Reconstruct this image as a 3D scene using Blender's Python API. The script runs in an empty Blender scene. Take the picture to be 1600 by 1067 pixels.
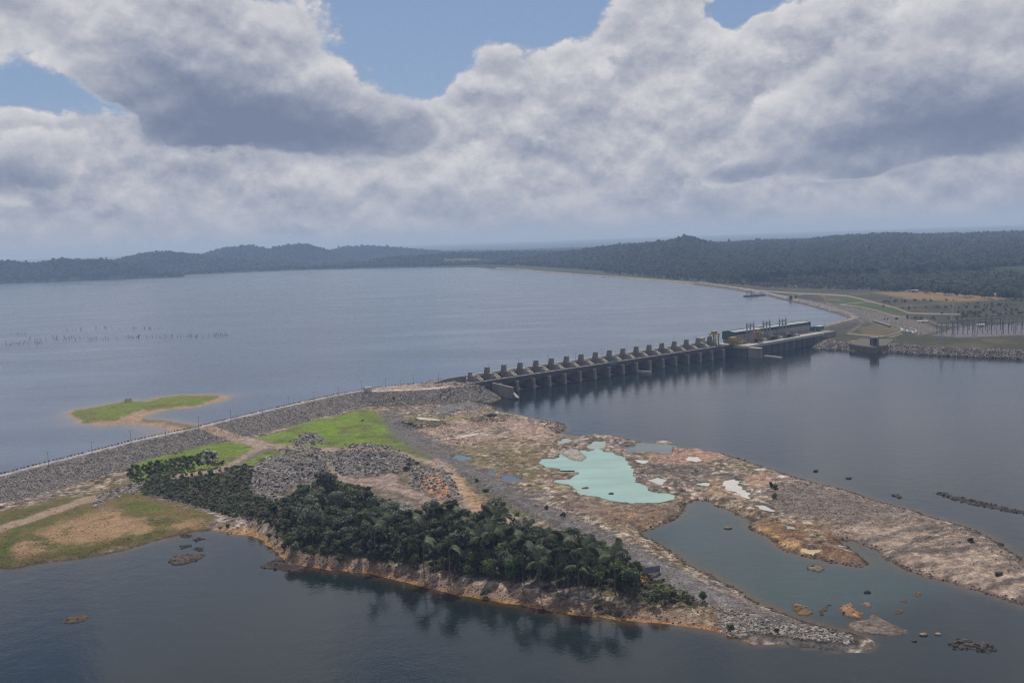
import bpy, bmesh, math, random
import numpy as np
from mathutils import Vector, Matrix, Euler

scene = bpy.context.scene
COL = scene.collection
R = math.radians

# ------------------------------------------------------------------ camera
FPX, CX, CY = 1556.0, 800.0, 533.5           # focal length and centre in photograph pixels
CAM_Z = 176.0
PITCH, ROLL = math.atan(161.5 / 1556.0), R(2.0)
_f = np.array([0, math.cos(PITCH), -math.sin(PITCH)])
_u0 = np.array([0, math.sin(PITCH), math.cos(PITCH)])
_r0 = np.array([1.0, 0, 0])
CR = math.cos(ROLL) * _r0 - math.sin(ROLL) * _u0
CU = math.sin(ROLL) * _r0 + math.cos(ROLL) * _u0
CF = _f
cam_d = bpy.data.cameras.new('camera')
cam_d.sensor_width = 36.0
cam_d.lens = FPX * 36.0 / 1600.0
cam_d.clip_start = 1.0
cam_d.clip_end = 120000.0
cam = bpy.data.objects.new('camera', cam_d)
COL.objects.link(cam)
m = Matrix.Identity(4)
for i in range(3):
    m[i][0], m[i][1], m[i][2] = CR[i], CU[i], -CF[i]
m[2][3] = CAM_Z
cam.matrix_world = m
scene.camera = cam

def project(x, y, z):
    x, y, z = np.asarray(x, float), np.asarray(y, float), np.asarray(z, float) - CAM_Z
    d = x * CF[0] + y * CF[1] + z * CF[2]
    a = x * CR[0] + y * CR[1] + z * CR[2]
    b = x * CU[0] + y * CU[1] + z * CU[2]
    return CX + FPX * a / d, CY - FPX * b / d

def ray(px, py):
    px, py = np.asarray(px, float), np.asarray(py, float)
    a, b = (px - CX) / FPX, -(py - CY) / FPX
    return [CF[i] + a * CR[i] + b * CU[i] for i in range(3)]

def ground(px, py, z=0.0):
    """world x, y of a photograph point lying at height z"""
    d = ray(px, py)
    t = (z - CAM_Z) / d[2]
    return d[0] * t, d[1] * t

def G(px, py, z=0.0):
    x, y = ground(px, py, z)
    return float(x), float(y)

def poly_world(pts, z):
    p = np.array(pts, float)
    x, y = ground(p[:, 0], p[:, 1], z)
    return np.stack([x, y], 1)

# ------------------------------------------------------------------ sky, sun, exposure
SUN_EL, SUN_AZ = R(56), R(-6)                 # azimuth from straight ahead, positive to the right
SUN_DIR = Vector((math.sin(SUN_AZ) * math.cos(SUN_EL), math.cos(SUN_AZ) * math.cos(SUN_EL), math.sin(SUN_EL)))
scene.view_settings.view_transform = 'Standard'
scene.view_settings.look = 'None'
scene.view_settings.exposure = -0.35
scene.view_settings.gamma = 1.0
scene.view_settings.use_curve_mapping = False
scene.cycles.use_denoising = True
scene.cycles.denoising_prefilter = 'NONE'
scene.cycles.denoising_input_passes = 'RGB_ALBEDO_NORMAL'
scene.cycles.filter_width = 1.2
scene.cycles.use_adaptive_sampling = True
scene.cycles.adaptive_threshold = 0.012
scene.cycles.adaptive_min_samples = 24
scene.cycles.max_bounces = 6
scene.cycles.diffuse_bounces = 2
scene.cycles.glossy_bounces = 2
scene.cycles.transparent_max_bounces = 8
scene.cycles.volume_bounces = 0

sl = bpy.data.lights.new('sun', 'SUN')
sl.energy = 5.0
sl.angle = R(0.5)
sl.color = (1.0, 0.95, 0.88)
sun = bpy.data.objects.new('sun', sl)
COL.objects.link(sun)
sun.rotation_euler = (-SUN_DIR).to_track_quat('-Z', 'Y').to_euler()
sun.location = (0, 0, 400)

class NT:
    """small helper that writes node trees as expressions"""
    def __init__(s, tree):
        s.t, s.n, s.l = tree, tree.nodes, tree.links
    def new(s, typ, **kw):
        n = s.n.new(typ)
        for k, v in kw.items():
            setattr(n, k, v)
        return n
    def put(s, sock, v):
        if isinstance(v, bpy.types.NodeSocket):
            s.l.new(v, sock)
        elif v is not None:
            sock.default_value = v
    def m(s, op, a, b=None, c=None, clamp=False):
        n = s.new('ShaderNodeMath', operation=op, use_clamp=clamp)
        for i, v in enumerate((a, b, c)):
            if v is not None:
                s.put(n.inputs[i], v)
        return n.outputs[0]
    def v(s, op, a, b=None, scale=None):
        n = s.new('ShaderNodeVectorMath', operation=op)
        s.put(n.inputs[0], a)
        if b is not None:
            s.put(n.inputs[1], b)
        if scale is not None:
            s.put(n.inputs['Scale'], scale)
        return n.outputs['Value'] if op in ('LENGTH', 'DOT_PRODUCT', 'DISTANCE') else n.outputs[0]
    def ramp(s, x, a, b, c=0.0, d=1.0, smooth=True):
        n = s.new('ShaderNodeMapRange', interpolation_type='SMOOTHSTEP' if smooth else 'LINEAR')
        n.clamp = True if not smooth else n.clamp
        for i, v in enumerate((x, a, b, c, d)):
            s.put(n.inputs[i], v)
        return n.outputs[0]
    def mix(s, f, a, b, blend='MIX'):
        n = s.new('ShaderNodeMix', data_type='RGBA', blend_type=blend)
        s.put(n.inputs[0], f)
        s.put(n.inputs[6], (*a, 1) if isinstance(a, tuple) and len(a) == 3 else a)
        s.put(n.inputs[7], (*b, 1) if isinstance(b, tuple) and len(b) == 3 else b)
        return n.outputs[2]
    def noise(s, vec, scale, detail=4.0, rough=0.5, lac=2.0, out=0, dist=0.0):
        n = s.new('ShaderNodeTexNoise')
        if vec is not None:
            s.put(n.inputs['Vector'], vec)
        s.put(n.inputs['Scale'], scale)
        s.put(n.inputs['Detail'], detail)
        s.put(n.inputs['Roughness'], rough)
        s.put(n.inputs['Lacunarity'], lac)
        s.put(n.inputs['Distortion'], dist)
        return n.outputs[out]
    def xyz(s, v):
        n = s.new('ShaderNodeSeparateXYZ')
        s.put(n.inputs[0], v)
        return n.outputs
    def vec(s, x, y, z):
        n = s.new('ShaderNodeCombineXYZ')
        for i, v in enumerate((x, y, z)):
            s.put(n.inputs[i], v)
        return n.outputs[0]

def px_dir(px, py):
    d = ray(px, py)
    az = math.degrees(math.atan2(d[0], d[1]))
    el = math.degrees(math.asin(d[2] / math.sqrt(d[0]**2 + d[1]**2 + d[2]**2)))
    return az, el

PXDEG = 1.0 / 27.2
# cloud banks read from the picture: (px, py, radius x, radius y, amount)
BANK_BLOBS = [
    (880, 185, 220, 110, 1.15), (1060, 70, 100, 120, 1.2), (1010, 270, 330, 80, .8), (770, 165, 80, 55, .6), (960, 120, 110, 60, .4),
    (1420, 120, 240, 140, 1.25), (1235, 90, 75, 70, .8), (1590, 100, 180, 160, .9), (1180, 200, 90, 80, .5),
    (560, 305, 620, 55, .75), (140, 255, 260, 80, .9), (1350, 300, 500, 50, .7), (60, 215, 120, 50, .5),
    (690, -10, 220, 100, -1.5), (560, 50, 90, 90, -.9), (655, 110, 70, 45, -1.0), (850, 10, 90, 45, -1.0), (1142, 65, 26, 60, -1.3), (1185, 10, 110, 24, -1.1),
    (60, 150, 130, 50, -1.3),
]
FRONT_BLOBS = [
    (150, 30, 290, 80, 1.25), (340, 60, 150, 90, .9), (420, 165, 160, 75, 1.3), (560, 200, 120, 52, 1.1), (645, 212, 50, 32, .8), (230, 125, 110, 60, .9),
    (20, 240, 110, 55, .9), (-20, 285, 90, 30, .7), (1430, 190, 200, 62, 1.25), (1565, 150, 130, 100, 1.1), (1320, 218, 120, 34, .9), (1290, 115, 80, 55, .75), (1480, 60, 150, 60, .7),
    (1150, 272, 70, 16, .9), (1330, 270, 60, 14, .9), (250, 320, 110, 18, .7), (590, 275, 50, 14, .6),
    (430, 300, 260, 40, -1.3), (1430, 296, 240, 34, -1.1), (700, 0, 220, 100, -1.4), (660, 100, 80, 60, -1.0), (60, 160, 80, 40, -1.1), (195, 180, 50, 26, -.5), (1140, 70, 40, 70, -1.0),
]
SHADE_BLOBS = [
    (330, 165, 150, 70, .62), (470, 215, 180, 44, .72), (230, 110, 90, 50, .25), (20, 285, 80, 30, .5),
    (1420, 210, 210, 44, .55), (1560, 195, 120, 50, .45), (1480, 110, 130, 55, .22), (1300, 140, 70, 40, .22), (1150, 275, 60, 16, .5), (1330, 272, 60, 14, .5), (250, 322, 110, 16, .4),
]

def build_world():
    w = bpy.data.worlds.new('World')
    scene.world = w
    w.use_nodes = True
    t = NT(w.node_tree)
    t.n.clear()
    tc = t.new('ShaderNodeTexCoord').outputs['Generated']
    D = t.v('NORMALIZE', tc)
    x, y, z = t.xyz(D)
    az = t.m('MULTIPLY', t.m('ARCTAN2', x, y), 57.2958)
    el = t.m('MULTIPLY', t.m('ARCSINE', z), 57.2958)

    def blob_sum(blobs):
        tot = None
        for (px, py, rx, ry, amt) in blobs:
            a0, e0 = px_dir(px, py)
            dx = t.m('MULTIPLY', t.m('SUBTRACT', az, a0), 1.0 / (rx * PXDEG))
            dy = t.m('MULTIPLY', t.m('SUBTRACT', el, e0), 1.0 / (ry * PXDEG))
            r2 = t.m('MULTIPLY_ADD', dx, dx, t.m('MULTIPLY', dy, dy))
            g_ = t.m('MULTIPLY', t.m('EXPONENT', t.m('MULTIPLY', r2, -1.0)), amt)
            tot = g_ if tot is None else t.m('ADD', tot, g_)
        return tot

    # billows as a node group so that they can be read again a little towards the sun
    g = bpy.data.node_groups.new('billows', 'ShaderNodeTree')
    g.interface.new_socket('Dir', in_out='INPUT', socket_type='NodeSocketVector')
    g.interface.new_socket('Offset', in_out='INPUT', socket_type='NodeSocketVector')
    g.interface.new_socket('Scale', in_out='INPUT', socket_type='NodeSocketFloat')
    g.interface.new_socket('Density', in_out='OUTPUT', socket_type='NodeSocketFloat')
    q = NT(g)
    gi = q.new('NodeGroupInput').outputs
    go = q.new('NodeGroupOutput')
    N = q.v('ADD', q.v('MULTIPLY', q.v('SCALE', q.v('NORMALIZE', gi[0]), scale=gi[2]), (57.3, 57.3, 80.0)), gi[1])
    warp = q.v('SCALE', q.v('SUBTRACT', q.noise(N, 0.55, 3, .55, out=1), (.5, .5, .5)), scale=0.8)
    Nw = q.v('ADD', N, warp)
    vo = q.new('ShaderNodeTexVoronoi', feature='F1')
    vo.normalize = True
    q.put(vo.inputs['Vector'], Nw)
    q.put(vo.inputs['Scale'], 0.17)
    q.put(vo.inputs['Detail'], 4.6)
    q.put(vo.inputs['Roughness'], 0.54)
    q.put(vo.inputs['Lacunarity'], 2.25)
    puff = q.m('SUBTRACT', 0.40, vo.outputs['Distance'])
    per = q.m('SUBTRACT', q.noise(Nw, 0.16, 7, .55), 0.5)
    q.put(go.inputs[0], q.m('ADD', q.m('MULTIPLY', puff, 3.0), q.m('MULTIPLY', per, 0.9)))

    def billow(v, off, sc):
        n = t.new('ShaderNodeGroup')
        n.node_tree = g
        t.put(n.inputs[0], v); n.inputs[1].default_value = off; n.inputs[2].default_value = sc
        return n.outputs[0]
    def lum(r, g_, b_):                             # picture tone to scene radiance
        f = lambda c_: (c_ / 255 / 12.92 if c_ < 10 else ((c_ / 255 + .055) / 1.055) ** 2.4) / 2 ** scene.view_settings.exposure
        return (f(r), f(g_), f(b_), 1)

    up = t.v('NORMALIZE', t.v('SUBTRACT', tuple(SUN_DIR), t.v('SCALE', D, scale=t.v('DOT_PRODUCT', tuple(SUN_DIR), D))))
    Dup = t.v('ADD', D, t.v('SCALE', up, scale=0.013))
    N57 = t.v('SCALE', D, scale=57.3)
    low = t.m('SUBTRACT', t.noise(N57, 0.075, 2, .5), 0.40)
    inview = t.m('EXPONENT', t.m('MULTIPLY', t.m('POWER', t.m('MULTIPLY', az, 1 / 40.0), 4.0), -1.0))
    high = t.ramp(el, 15.0, 24.0, 1.0, 0.0)
    inview = t.m('MULTIPLY', inview, high)
    roam = t.m('MULTIPLY', t.m('MULTIPLY', low, 5.0), t.m('SUBTRACT', 1.0, inview))   # the same cover carries on round the sky
    shade = blob_sum(SHADE_BLOBS)
    soft = t.m('SUBTRACT', t.noise(t.v('MULTIPLY', D, (57.3, 57.3, 100)), 0.22, 5, .55), 0.5)

    def layer(blobs, off, sc, bias, amp, shade_k, edge):
        n0, n1 = billow(D, off, sc), billow(Dup, off, sc)
        d = t.m('ADD', t.m('ADD', t.m('MULTIPLY', n0, amp), blob_sum(blobs)), t.m('ADD', roam, bias))
        alpha = t.ramp(d, 0.0, edge)
        rim = t.m('MULTIPLY', t.m('SUBTRACT', 1.0, t.ramp(d, 0.05, 1.0)), t.ramp(shade, 0.05, 0.42, 1.0, 0.0))
        v_ = t.m('SUBTRACT', 0.56, t.m('MULTIPLY', t.m('SUBTRACT', n1, n0), 0.74))
        v_ = t.m('ADD', v_, t.m('MULTIPLY', rim, 0.26))
        sh = t.m('ADD', t.m('MULTIPLY', shade, shade_k), t.m('MULTIPLY', soft, 0.75))
        v_ = t.m('SUBTRACT', v_, t.m('MULTIPLY', sh, t.ramp(d, 0.1, 0.6)))
        cr = t.new('ShaderNodeValToRGB')
        cr.color_ramp.interpolation = 'B_SPLINE'
        els = cr.color_ramp.elements
        els[0].position = 0.0; els[0].color = lum(114, 125, 150)
        els[1].position = 1.0; els[1].color = lum(222, 221, 224)
        for p, cc in ((.25, lum(130, 140, 163)), (.43, lum(151, 158, 176)), (.58, lum(172, 176, 189)), (.75, lum(196, 197, 204))):
            e = els.new(p); e.color = cc
        t.put(cr.inputs[0], t.m('MULTIPLY_ADD', v_, 1 / 1.4, .27))
        return alpha, cr.outputs[0]

    a1, c1 = layer(BANK_BLOBS, (0, 0, 0), 1.15, -0.15, 1.35, 0.35, 0.42)
    a2, c2 = layer(FRONT_BLOBS, (31.0, 7.0, 13.0), 1.0, -0.62, 1.45, 1.0, 0.50)
    # thin distant rows of cloud low over the horizon
    rows = t.noise(t.v('MULTIPLY', D, (57.3, 57.3, 210)), 0.30, 7, .6)
    crow = t.mix(t.ramp(rows, .38, .66), lum(134, 145, 169), lum(194, 197, 206))
    fade = t.m('EXPONENT', t.m('MULTIPLY', t.m('MAXIMUM', el, 0.0), -1 / 1.6))
    crow = t.mix(fade, crow, lum(152, 161, 182))
    a0 = t.ramp(t.m('ADD', el, t.m('MULTIPLY', t.m('SUBTRACT', rows, .5), 9.0)), 3.2, 6.2, 1.0, 0.0)

    sky = t.new('ShaderNodeTexSky', sky_type='NISHITA')
    sky.sun_disc = False
    sky.sun_elevation = SUN_EL
    sky.sun_rotation = SUN_AZ
    sky.altitude = 200
    sky.air_density = 1.0
    sky.dust_density = 1.0
    sky.ozone_density = 6.0
    def bg(col, k=1.0):
        b_ = t.new('ShaderNodeBackground'); t.put(b_.inputs[0], col); b_.inputs[1].default_value = k
        return b_.outputs[0]
    def over(f, lo, hi):
        mx = t.new('ShaderNodeMixShader')
        t.put(mx.inputs[0], f); t.l.new(lo, mx.inputs[1]); t.l.new(hi, mx.inputs[2])
        return mx.outputs[0]
    s_ = over(0.30, bg(sky.outputs[0], 0.085), bg(lum(150, 168, 205)))      # thin veil of high cloud
    ccol = t.mix(a1, crow, c1)
    al = t.m('MAXIMUM', a0, a1)
    al = t.m('MAXIMUM', al, a2)
    ccol = t.mix(a2, ccol, c2)
    ccol = t.mix(t.m('MULTIPLY', fade, 0.92), ccol, lum(152, 161, 182))
    s_ = over(al, s_, bg(ccol))
    out = t.new('ShaderNodeOutputWorld')
    t.l.new(s_, out.inputs['Surface'])
    w.cycles.sampling_method = 'MANUAL'
    w.cycles.sample_map_resolution = 1024
build_world()

# ------------------------------------------------------------------ helpers
rng = np.random.default_rng(7)
_T = rng.random((512, 512))

def vnoise(x, y):
    xi, yi = np.floor(x).astype(np.int64), np.floor(y).astype(np.int64)
    fx, fy = x - xi, y - yi
    fx, fy = fx * fx * (3 - 2 * fx), fy * fy * (3 - 2 * fy)
    a, b = xi & 511, yi & 511
    a1, b1 = (a + 1) & 511, (b + 1) & 511
    return (_T[a, b] * (1 - fx) + _T[a1, b] * fx) * (1 - fy) + (_T[a, b1] * (1 - fx) + _T[a1, b1] * fx) * fy

def fbm(x, y, size, octv=4, gain=0.5, ox=0.0):
    """0..1 noise with features about `size` metres across"""
    s, a, tot = np.zeros_like(np.asarray(x, float)), 1.0, 0.0
    fx, fy = x / size + ox + 13.7, y / size + ox * 1.7 + 31.1
    for k in range(octv):
        s += a * vnoise(fx, fy)
        tot += a
        a *= gain
        fx, fy = (fx * 0.8 - fy * 0.6) * 2.03 + 5.2, (fx * 0.6 + fy * 0.8) * 2.03 + 1.3
    return s / tot

def sstep(x, a, b):
    t = np.clip((x - a) / (b - a), 0, 1)
    return t * t * (3 - 2 * t)

def inside(poly, x, y):
    p = np.asarray(poly, float)
    c = np.zeros(np.shape(x), bool)
    for (x0, y0), (x1, y1) in zip(p, np.roll(p, -1, 0)):
        if y0 == y1:
            continue
        k = ((y0 > y) != (y1 > y)) & (x < (x1 - x0) * (y - y0) / (y1 - y0) + x0)
        c ^= k
    return c

def seg_dist(pts, x, y, closed=False, par=False):
    p = np.asarray(pts, float)
    q = np.roll(p, -1, 0) if closed else p[1:]
    best = np.full(np.shape(x), 1e18)
    tt = np.zeros(np.shape(x))
    for i, ((x0, y0), (x1, y1)) in enumerate(zip(p if closed else p[:-1], q)):
        dx, dy = x1 - x0, y1 - y0
        L = dx * dx + dy * dy + 1e-9
        t = np.clip(((x - x0) * dx + (y - y0) * dy) / L, 0, 1)
        d = (x - x0 - t * dx) ** 2 + (y - y0 - t * dy) ** 2
        k = d < best
        best = np.where(k, d, best)
        if par:
            tt = np.where(k, i + t, tt)
    return (np.sqrt(best), tt) if par else np.sqrt(best)

def sdf(poly, x, y):
    d = seg_dist(poly, x, y, True)
    return np.where(inside(poly, x, y), d, -d)

def zone(poly, px, py, soft=2.0, off=0.0):
    """soft membership 0..1 of points in a polygon, both in the same units"""
    p = np.asarray(poly, float)
    lo, hi = p.min(0) - soft * 2 - 6, p.max(0) + soft * 2 + 6
    k = (px > lo[0]) & (px < hi[0]) & (py > lo[1]) & (py < hi[1])
    out = np.zeros(np.shape(px))
    if k.any():
        out[k] = sstep(sdf(p, px[k], py[k]) + (off[k] if np.ndim(off) else off), -soft, soft)
    return out

def line_zone(pts, width, px, py, soft=1.0):
    p = np.asarray(pts, float)
    lo, hi = p.min(0) - width * 2 - 6, p.max(0) + width * 2 + 6
    k = (px > lo[0]) & (px < hi[0]) & (py > lo[1]) & (py < hi[1])
    out = np.zeros(np.shape(px))
    if k.any():
        out[k] = sstep(width - seg_dist(p, px[k], py[k]), -soft, soft)
    return out

def lin(r, g, b, k=0.92):
    def f(c):
        c /= 255.0
        return c / 12.92 if c <= 0.04045 else ((c + 0.055) / 1.055) ** 2.4
    return (min(f(r) * k, .9), min(f(g) * k, .9), min(f(b) * k, .9))

def meta(o, label=None, cat=None, group=None, kind=None):
    if label: o['label'] = label
    if cat: o['category'] = cat
    if group: o['group'] = group
    if kind: o['kind'] = kind
    return o

def link(name, me, parent=None, loc=None):
    o = bpy.data.objects.new(name, me)
    COL.objects.link(o)
    if parent is not None:
        o.parent = parent
    if loc is not None:
        o.location = loc
    return o

def empty(name, loc=(0, 0, 0), rz=0.0):
    o = bpy.data.objects.new(name, None)
    COL.objects.link(o)
    o.location = loc
    o.rotation_euler = (0, 0, rz)
    o.empty_display_size = 1.0
    return o

def np_mesh(name, verts, faces, mat=None, smooth=False, mats=None):
    """faces: (n,3) or (n,4) array"""
    verts, faces = np.asarray(verts, np.float32), np.asarray(faces, np.int32)
    me = bpy.data.meshes.new(name)
    n, k = faces.shape
    me.vertices.add(len(verts))
    me.vertices.foreach_set('co', verts.ravel())
    me.loops.add(n * k)
    me.loops.foreach_set('vertex_index', faces.ravel())
    me.polygons.add(n)
    me.polygons.foreach_set('loop_start', np.arange(0, n * k, k, dtype=np.int32))
    me.polygons.foreach_set('loop_total', np.full(n, k, np.int32))
    if smooth:
        me.polygons.foreach_set('use_smooth', np.ones(n, bool))
    for mm in (mats or ([mat] if mat else [])):
        me.materials.append(mm)
    me.update()
    return me

def col_attr(me, name, rgb):
    a = me.attributes.new(name, 'FLOAT_COLOR', 'POINT')
    c = np.ones((len(rgb), 4), np.float32)
    c[:, :3] = rgb
    a.data.foreach_set('color', c.ravel())

def flt_attr(me, name, v):
    a = me.attributes.new(name, 'FLOAT', 'POINT')
    a.data.foreach_set('value', np.asarray(v, np.float32).ravel())

class MB:
    """collects simple solids into one mesh"""
    def __init__(s): s.v, s.f = [], []
    def add(s, verts, faces):
        o = len(s.v)
        s.v += [tuple(map(float, p)) for p in verts]
        s.f += [tuple(i + o for i in f) for f in faces]
        return s
    def box(s, x0, x1, y0, y1, z0, z1):
        if x0 > x1: x0, x1 = x1, x0
        if y0 > y1: y0, y1 = y1, y0
        return s.add([(x, y, z) for z in (z0, z1) for y in (y0, y1) for x in (x0, x1)],
                     [(0, 2, 3, 1), (4, 5, 7, 6), (0, 1, 5, 4), (2, 6, 7, 3), (0, 4, 6, 2), (1, 3, 7, 5)])
    def prism_x(s, prof, x0, x1):
        """profile of (y, z) points extruded along x"""
        n = len(prof)
        v = [(x0, y, z) for y, z in prof] + [(x1, y, z) for y, z in prof]
        f = [tuple(range(n))[::-1], tuple(range(n, 2 * n))] + [(i, (i + 1) % n, n + (i + 1) % n, n + i) for i in range(n)]
        return s.add(v, f)
    def prism_y(s, prof, y0, y1):
        n = len(prof)
        v = [(x, y0, z) for x, z in prof] + [(x, y1, z) for x, z in prof]
        f = [tuple(range(n)), tuple(range(n, 2 * n))[::-1]] + [(i, n + i, n + (i + 1) % n, (i + 1) % n) for i in range(n)]
        return s.add(v, f)
    def prism_z(s, prof, z0, z1):
        n = len(prof)
        v = [(x, y, z0) for x, y in prof] + [(x, y, z1) for x, y in prof]
        f = [tuple(range(n))[::-1], tuple(range(n, 2 * n))] + [(i, (i + 1) % n, n + (i + 1) % n, n + i) for i in range(n)]
        return s.add(v, f)
    def tube(s, a, b, r0, r1=None, n=6):
        r1 = r0 if r1 is None else r1
        a, b = Vector(a), Vector(b)
        d = (b - a).normalized()
        u = d.orthogonal().normalized()
        w = d.cross(u)
        v = []
        for p, r in ((a, r0), (b, r1)):
            for i in range(n):
                t = 2 * math.pi * i / n
                v.append(p + (u * math.cos(t) + w * math.sin(t)) * r)
        return s.add(v, [(i, (i + 1) % n, n + (i + 1) % n, n + i) for i in range(n)] + [tuple(range(n))[::-1], tuple(range(n, 2 * n))])
    def mesh(s, name, mat=None):
        me = bpy.data.meshes.new(name)
        me.from_pydata(s.v, [], s.f)
        bm = bmesh.new(); bm.from_mesh(me)
        bmesh.ops.recalc_face_normals(bm, faces=bm.faces)
        bm.to_mesh(me); bm.free()
        if mat: me.materials.append(mat)
        return me
    def obj(s, name, mat, parent=None, loc=None):
        return link(name, s.mesh(name, mat), parent, loc)

# ------------------------------------------------------------------ materials
def material(name):
    mt = bpy.data.materials.new(name)
    mt.use_nodes = True
    t = NT(mt.node_tree)
    return mt, t, t.n['Principled BSDF']

def simple_mat(name, rgb, rough=0.85, var=0.25, scale=0.4, spec=0.25, metal=0.0, bump=0.0, streak=False, rnd=0.0):
    mt, t, b = material(name)
    pos = t.new('ShaderNodeTexCoord').outputs['Object']
    if streak:
        pos = t.v('MULTIPLY', pos, (1, 1, 0.12))
    n = t.noise(pos, scale, 5, .6)
    n2 = t.noise(pos, scale * 6, 3, .6)
    k = t.ramp(t.m('ADD', t.m('MULTIPLY', n, .7), t.m('MULTIPLY', n2, .3)), 0.3, 0.7, 1 - var, 1 + var, smooth=False)
    if rnd:
        oi = t.new('ShaderNodeObjectInfo').outputs['Random']
        k = t.m('MULTIPLY', k, t.m('MULTIPLY_ADD', oi, rnd * 2, 1 - rnd))
    c = t.mix(1.0, (*rgb, 1), t.vec(k, k, k), 'MULTIPLY')
    t.put(b.inputs['Base Color'], c)
    b.inputs['Roughness'].default_value = rough
    b.inputs['Specular IOR Level'].default_value = spec
    b.inputs['Metallic'].default_value = metal
    if bump:
        bp = t.new('ShaderNodeBump'); bp.inputs['Strength'].default_value = bump; bp.inputs['Distance'].default_value = 0.3
        t.put(bp.inputs['Height'], n2); t.l.new(bp.outputs[0], b.inputs['Normal'])
    return mt

def terrain_mat(name):
    mt, t, b = material(name)
    at = t.new('ShaderNodeAttribute'); at.attribute_name = 'soil'
    pos = t.new('ShaderNodeNewGeometry').outputs['Position']
    n1 = t.noise(pos, 0.9, 5, .65)
    n2 = t.noise(pos, 0.14, 4, .6)
    k = t.m('MULTIPLY', t.ramp(n1, 0.30, 0.70, 0.48, 1.55, smooth=False), t.ramp(n2, 0.3, 0.7, 0.84, 1.16, smooth=False))
    c = t.mix(1.0, at.outputs['Color'], t.vec(k, k, k), 'MULTIPLY')
    t.put(b.inputs['Base Color'], c)
    b.inputs['Roughness'].default_value = 0.95
    b.inputs['Specular IOR Level'].default_value = 0.12
    bp = t.new('ShaderNodeBump'); bp.inputs['Strength'].default_value = 1.0; bp.inputs['Distance'].default_value = 1.2
    t.put(bp.inputs['Height'], n1); t.l.new(bp.outputs[0], b.inputs['Normal'])
    return mt

def water_mat(name, deep, rough, bump, wave, attr=None, shallow=None, spec=0.5, tint=None, tint_col=None):
    mt, t, b = material(name)
    pos = t.new('ShaderNodeNewGeometry').outputs['Position']
    col = (*deep, 1)
    if tint:
        at = t.new('ShaderNodeAttribute'); at.attribute_name = tint
        col = t.mix(at.outputs['Fac'], col, (*tint_col, 1))
    if attr:
        at = t.new('ShaderNodeAttribute'); at.attribute_name = attr
        col = t.mix(at.outputs['Fac'], col, (*shallow, 1))
    patch = 0.045 if name.startswith('pool') else 0.006     # silt clouds in the pools, wide wind patches elsewhere
    big = t.ramp(t.noise(t.v('MULTIPLY', pos, (0.4, 1.0, 1.0)), patch, 4, .6), 0.3, 0.7, 0.84, 1.13, smooth=False)
    t.put(b.inputs['Base Color'], t.mix(1.0, col, t.vec(big, big, big), 'MULTIPLY'))
    t.put(b.inputs['Roughness'], t.ramp(t.noise(t.v('MULTIPLY', pos, (0.35, 1.0, 1.0)), 0.011, 4, .6), 0.35, 0.65, rough * 0.75, rough * 1.35, smooth=False))
    b.inputs['IOR'].default_value = 1.333
    b.inputs['Specular IOR Level'].default_value = spec
    n = t.m('ADD', t.noise(pos, wave, 3, .6), t.m('MULTIPLY', t.noise(pos, wave * 0.22, 2, .5), 2.0))
    bp = t.new('ShaderNodeBump'); bp.inputs['Strength'].default_value = bump; bp.inputs['Distance'].default_value = 0.35
    t.put(bp.inputs['Height'], n); t.l.new(bp.outputs[0], b.inputs['Normal'])
    return mt

M_TERRAIN = terrain_mat('soil_and_rock')
M_RIVER = water_mat('river_water', (0.008, 0.014, 0.016), 0.10, 0.20, 0.45, 'shallow', (0.072, 0.044, 0.014), tint='lagoon', tint_col=(0.018, 0.036, 0.036))
M_RESERVOIR = water_mat('reservoir_water', (0.062, 0.086, 0.124), 0.22, 0.28, 0.35, 'shallow', (0.16, 0.125, 0.105))

# ------------------------------------------------------------------ outlines read from the photograph (pixels)
SHORE = [(-90, 900), (0, 888), (60, 880), (120, 873), (200, 858), (250, 843), (310, 829), (345, 831), (370, 835), (392, 836), (410, 846), (428, 858),
         (440, 872), (447, 884), (480, 887), (520, 892), (570, 896), (640, 912), (700, 925), (760, 936), (800, 943), (830, 950), (900, 962), (960, 969),
         (1040, 973), (1100, 981), (1140, 991), (1200, 989), (1260, 997), (1322, 1001), (1325, 996), (1290, 988), (1250, 974), (1225, 960), (1190, 945),
         (1140, 915), (1090, 888), (1040, 858), (1005, 838), (1002, 831), (1030, 822), (1058, 809), (1070, 797), (1076, 786), (1090, 781), (1110, 783),
         (1122, 792), (1145, 803), (1172, 813), (1165, 823), (1180, 832), (1195, 838), (1210, 852), (1225, 862), (1262, 870), (1300, 879), (1345, 885), (1354, 882),
         (1350, 872), (1335, 862), (1318, 850), (1312, 845), (1328, 846), (1350, 853), (1372, 862), (1390, 876), (1412, 890), (1450, 902), (1500, 912), (1545, 927),
         (1600, 946), (1700, 985), (1720, 960), (1640, 912), (1606, 890), (1592, 870), (1575, 858), (1540, 836), (1500, 821), (1450, 806), (1400, 790),
         (1330, 769), (1260, 750), (1210, 734), (1165, 721), (1130, 709), (1085, 702), (1050, 699), (1020, 702), (1000, 690), (960, 682), (930, 679), (900, 683),
         (872, 678), (886, 668), (870, 660), (840, 653), (800, 646), (778, 641), (768, 634), (748, 632), (735, 600), (640, 600), (560, 612), (300, 672), (0, 745), (-90, 765)]
CREST = [(-60, 756), (0, 742.5), (76, 723), (144, 706), (210, 689), (311, 667), (361, 654.5), (410, 643), (480, 627), (530, 616), (580, 607.5), (605, 604.3), (640, 601), (656, 599.3)]
CREST_ROAD = [(572, 611), (600, 610.3), (624, 609.3), (656, 608.3), (689, 606), (715, 603.3), (736, 600.5)]
YARD = [(570, 611), (600, 605.5), (630, 601.5), (656, 599.5), (700, 597.5), (724, 592), (742, 590), (737, 601), (715, 604), (689, 607), (656, 609), (624, 610.3)]
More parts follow.
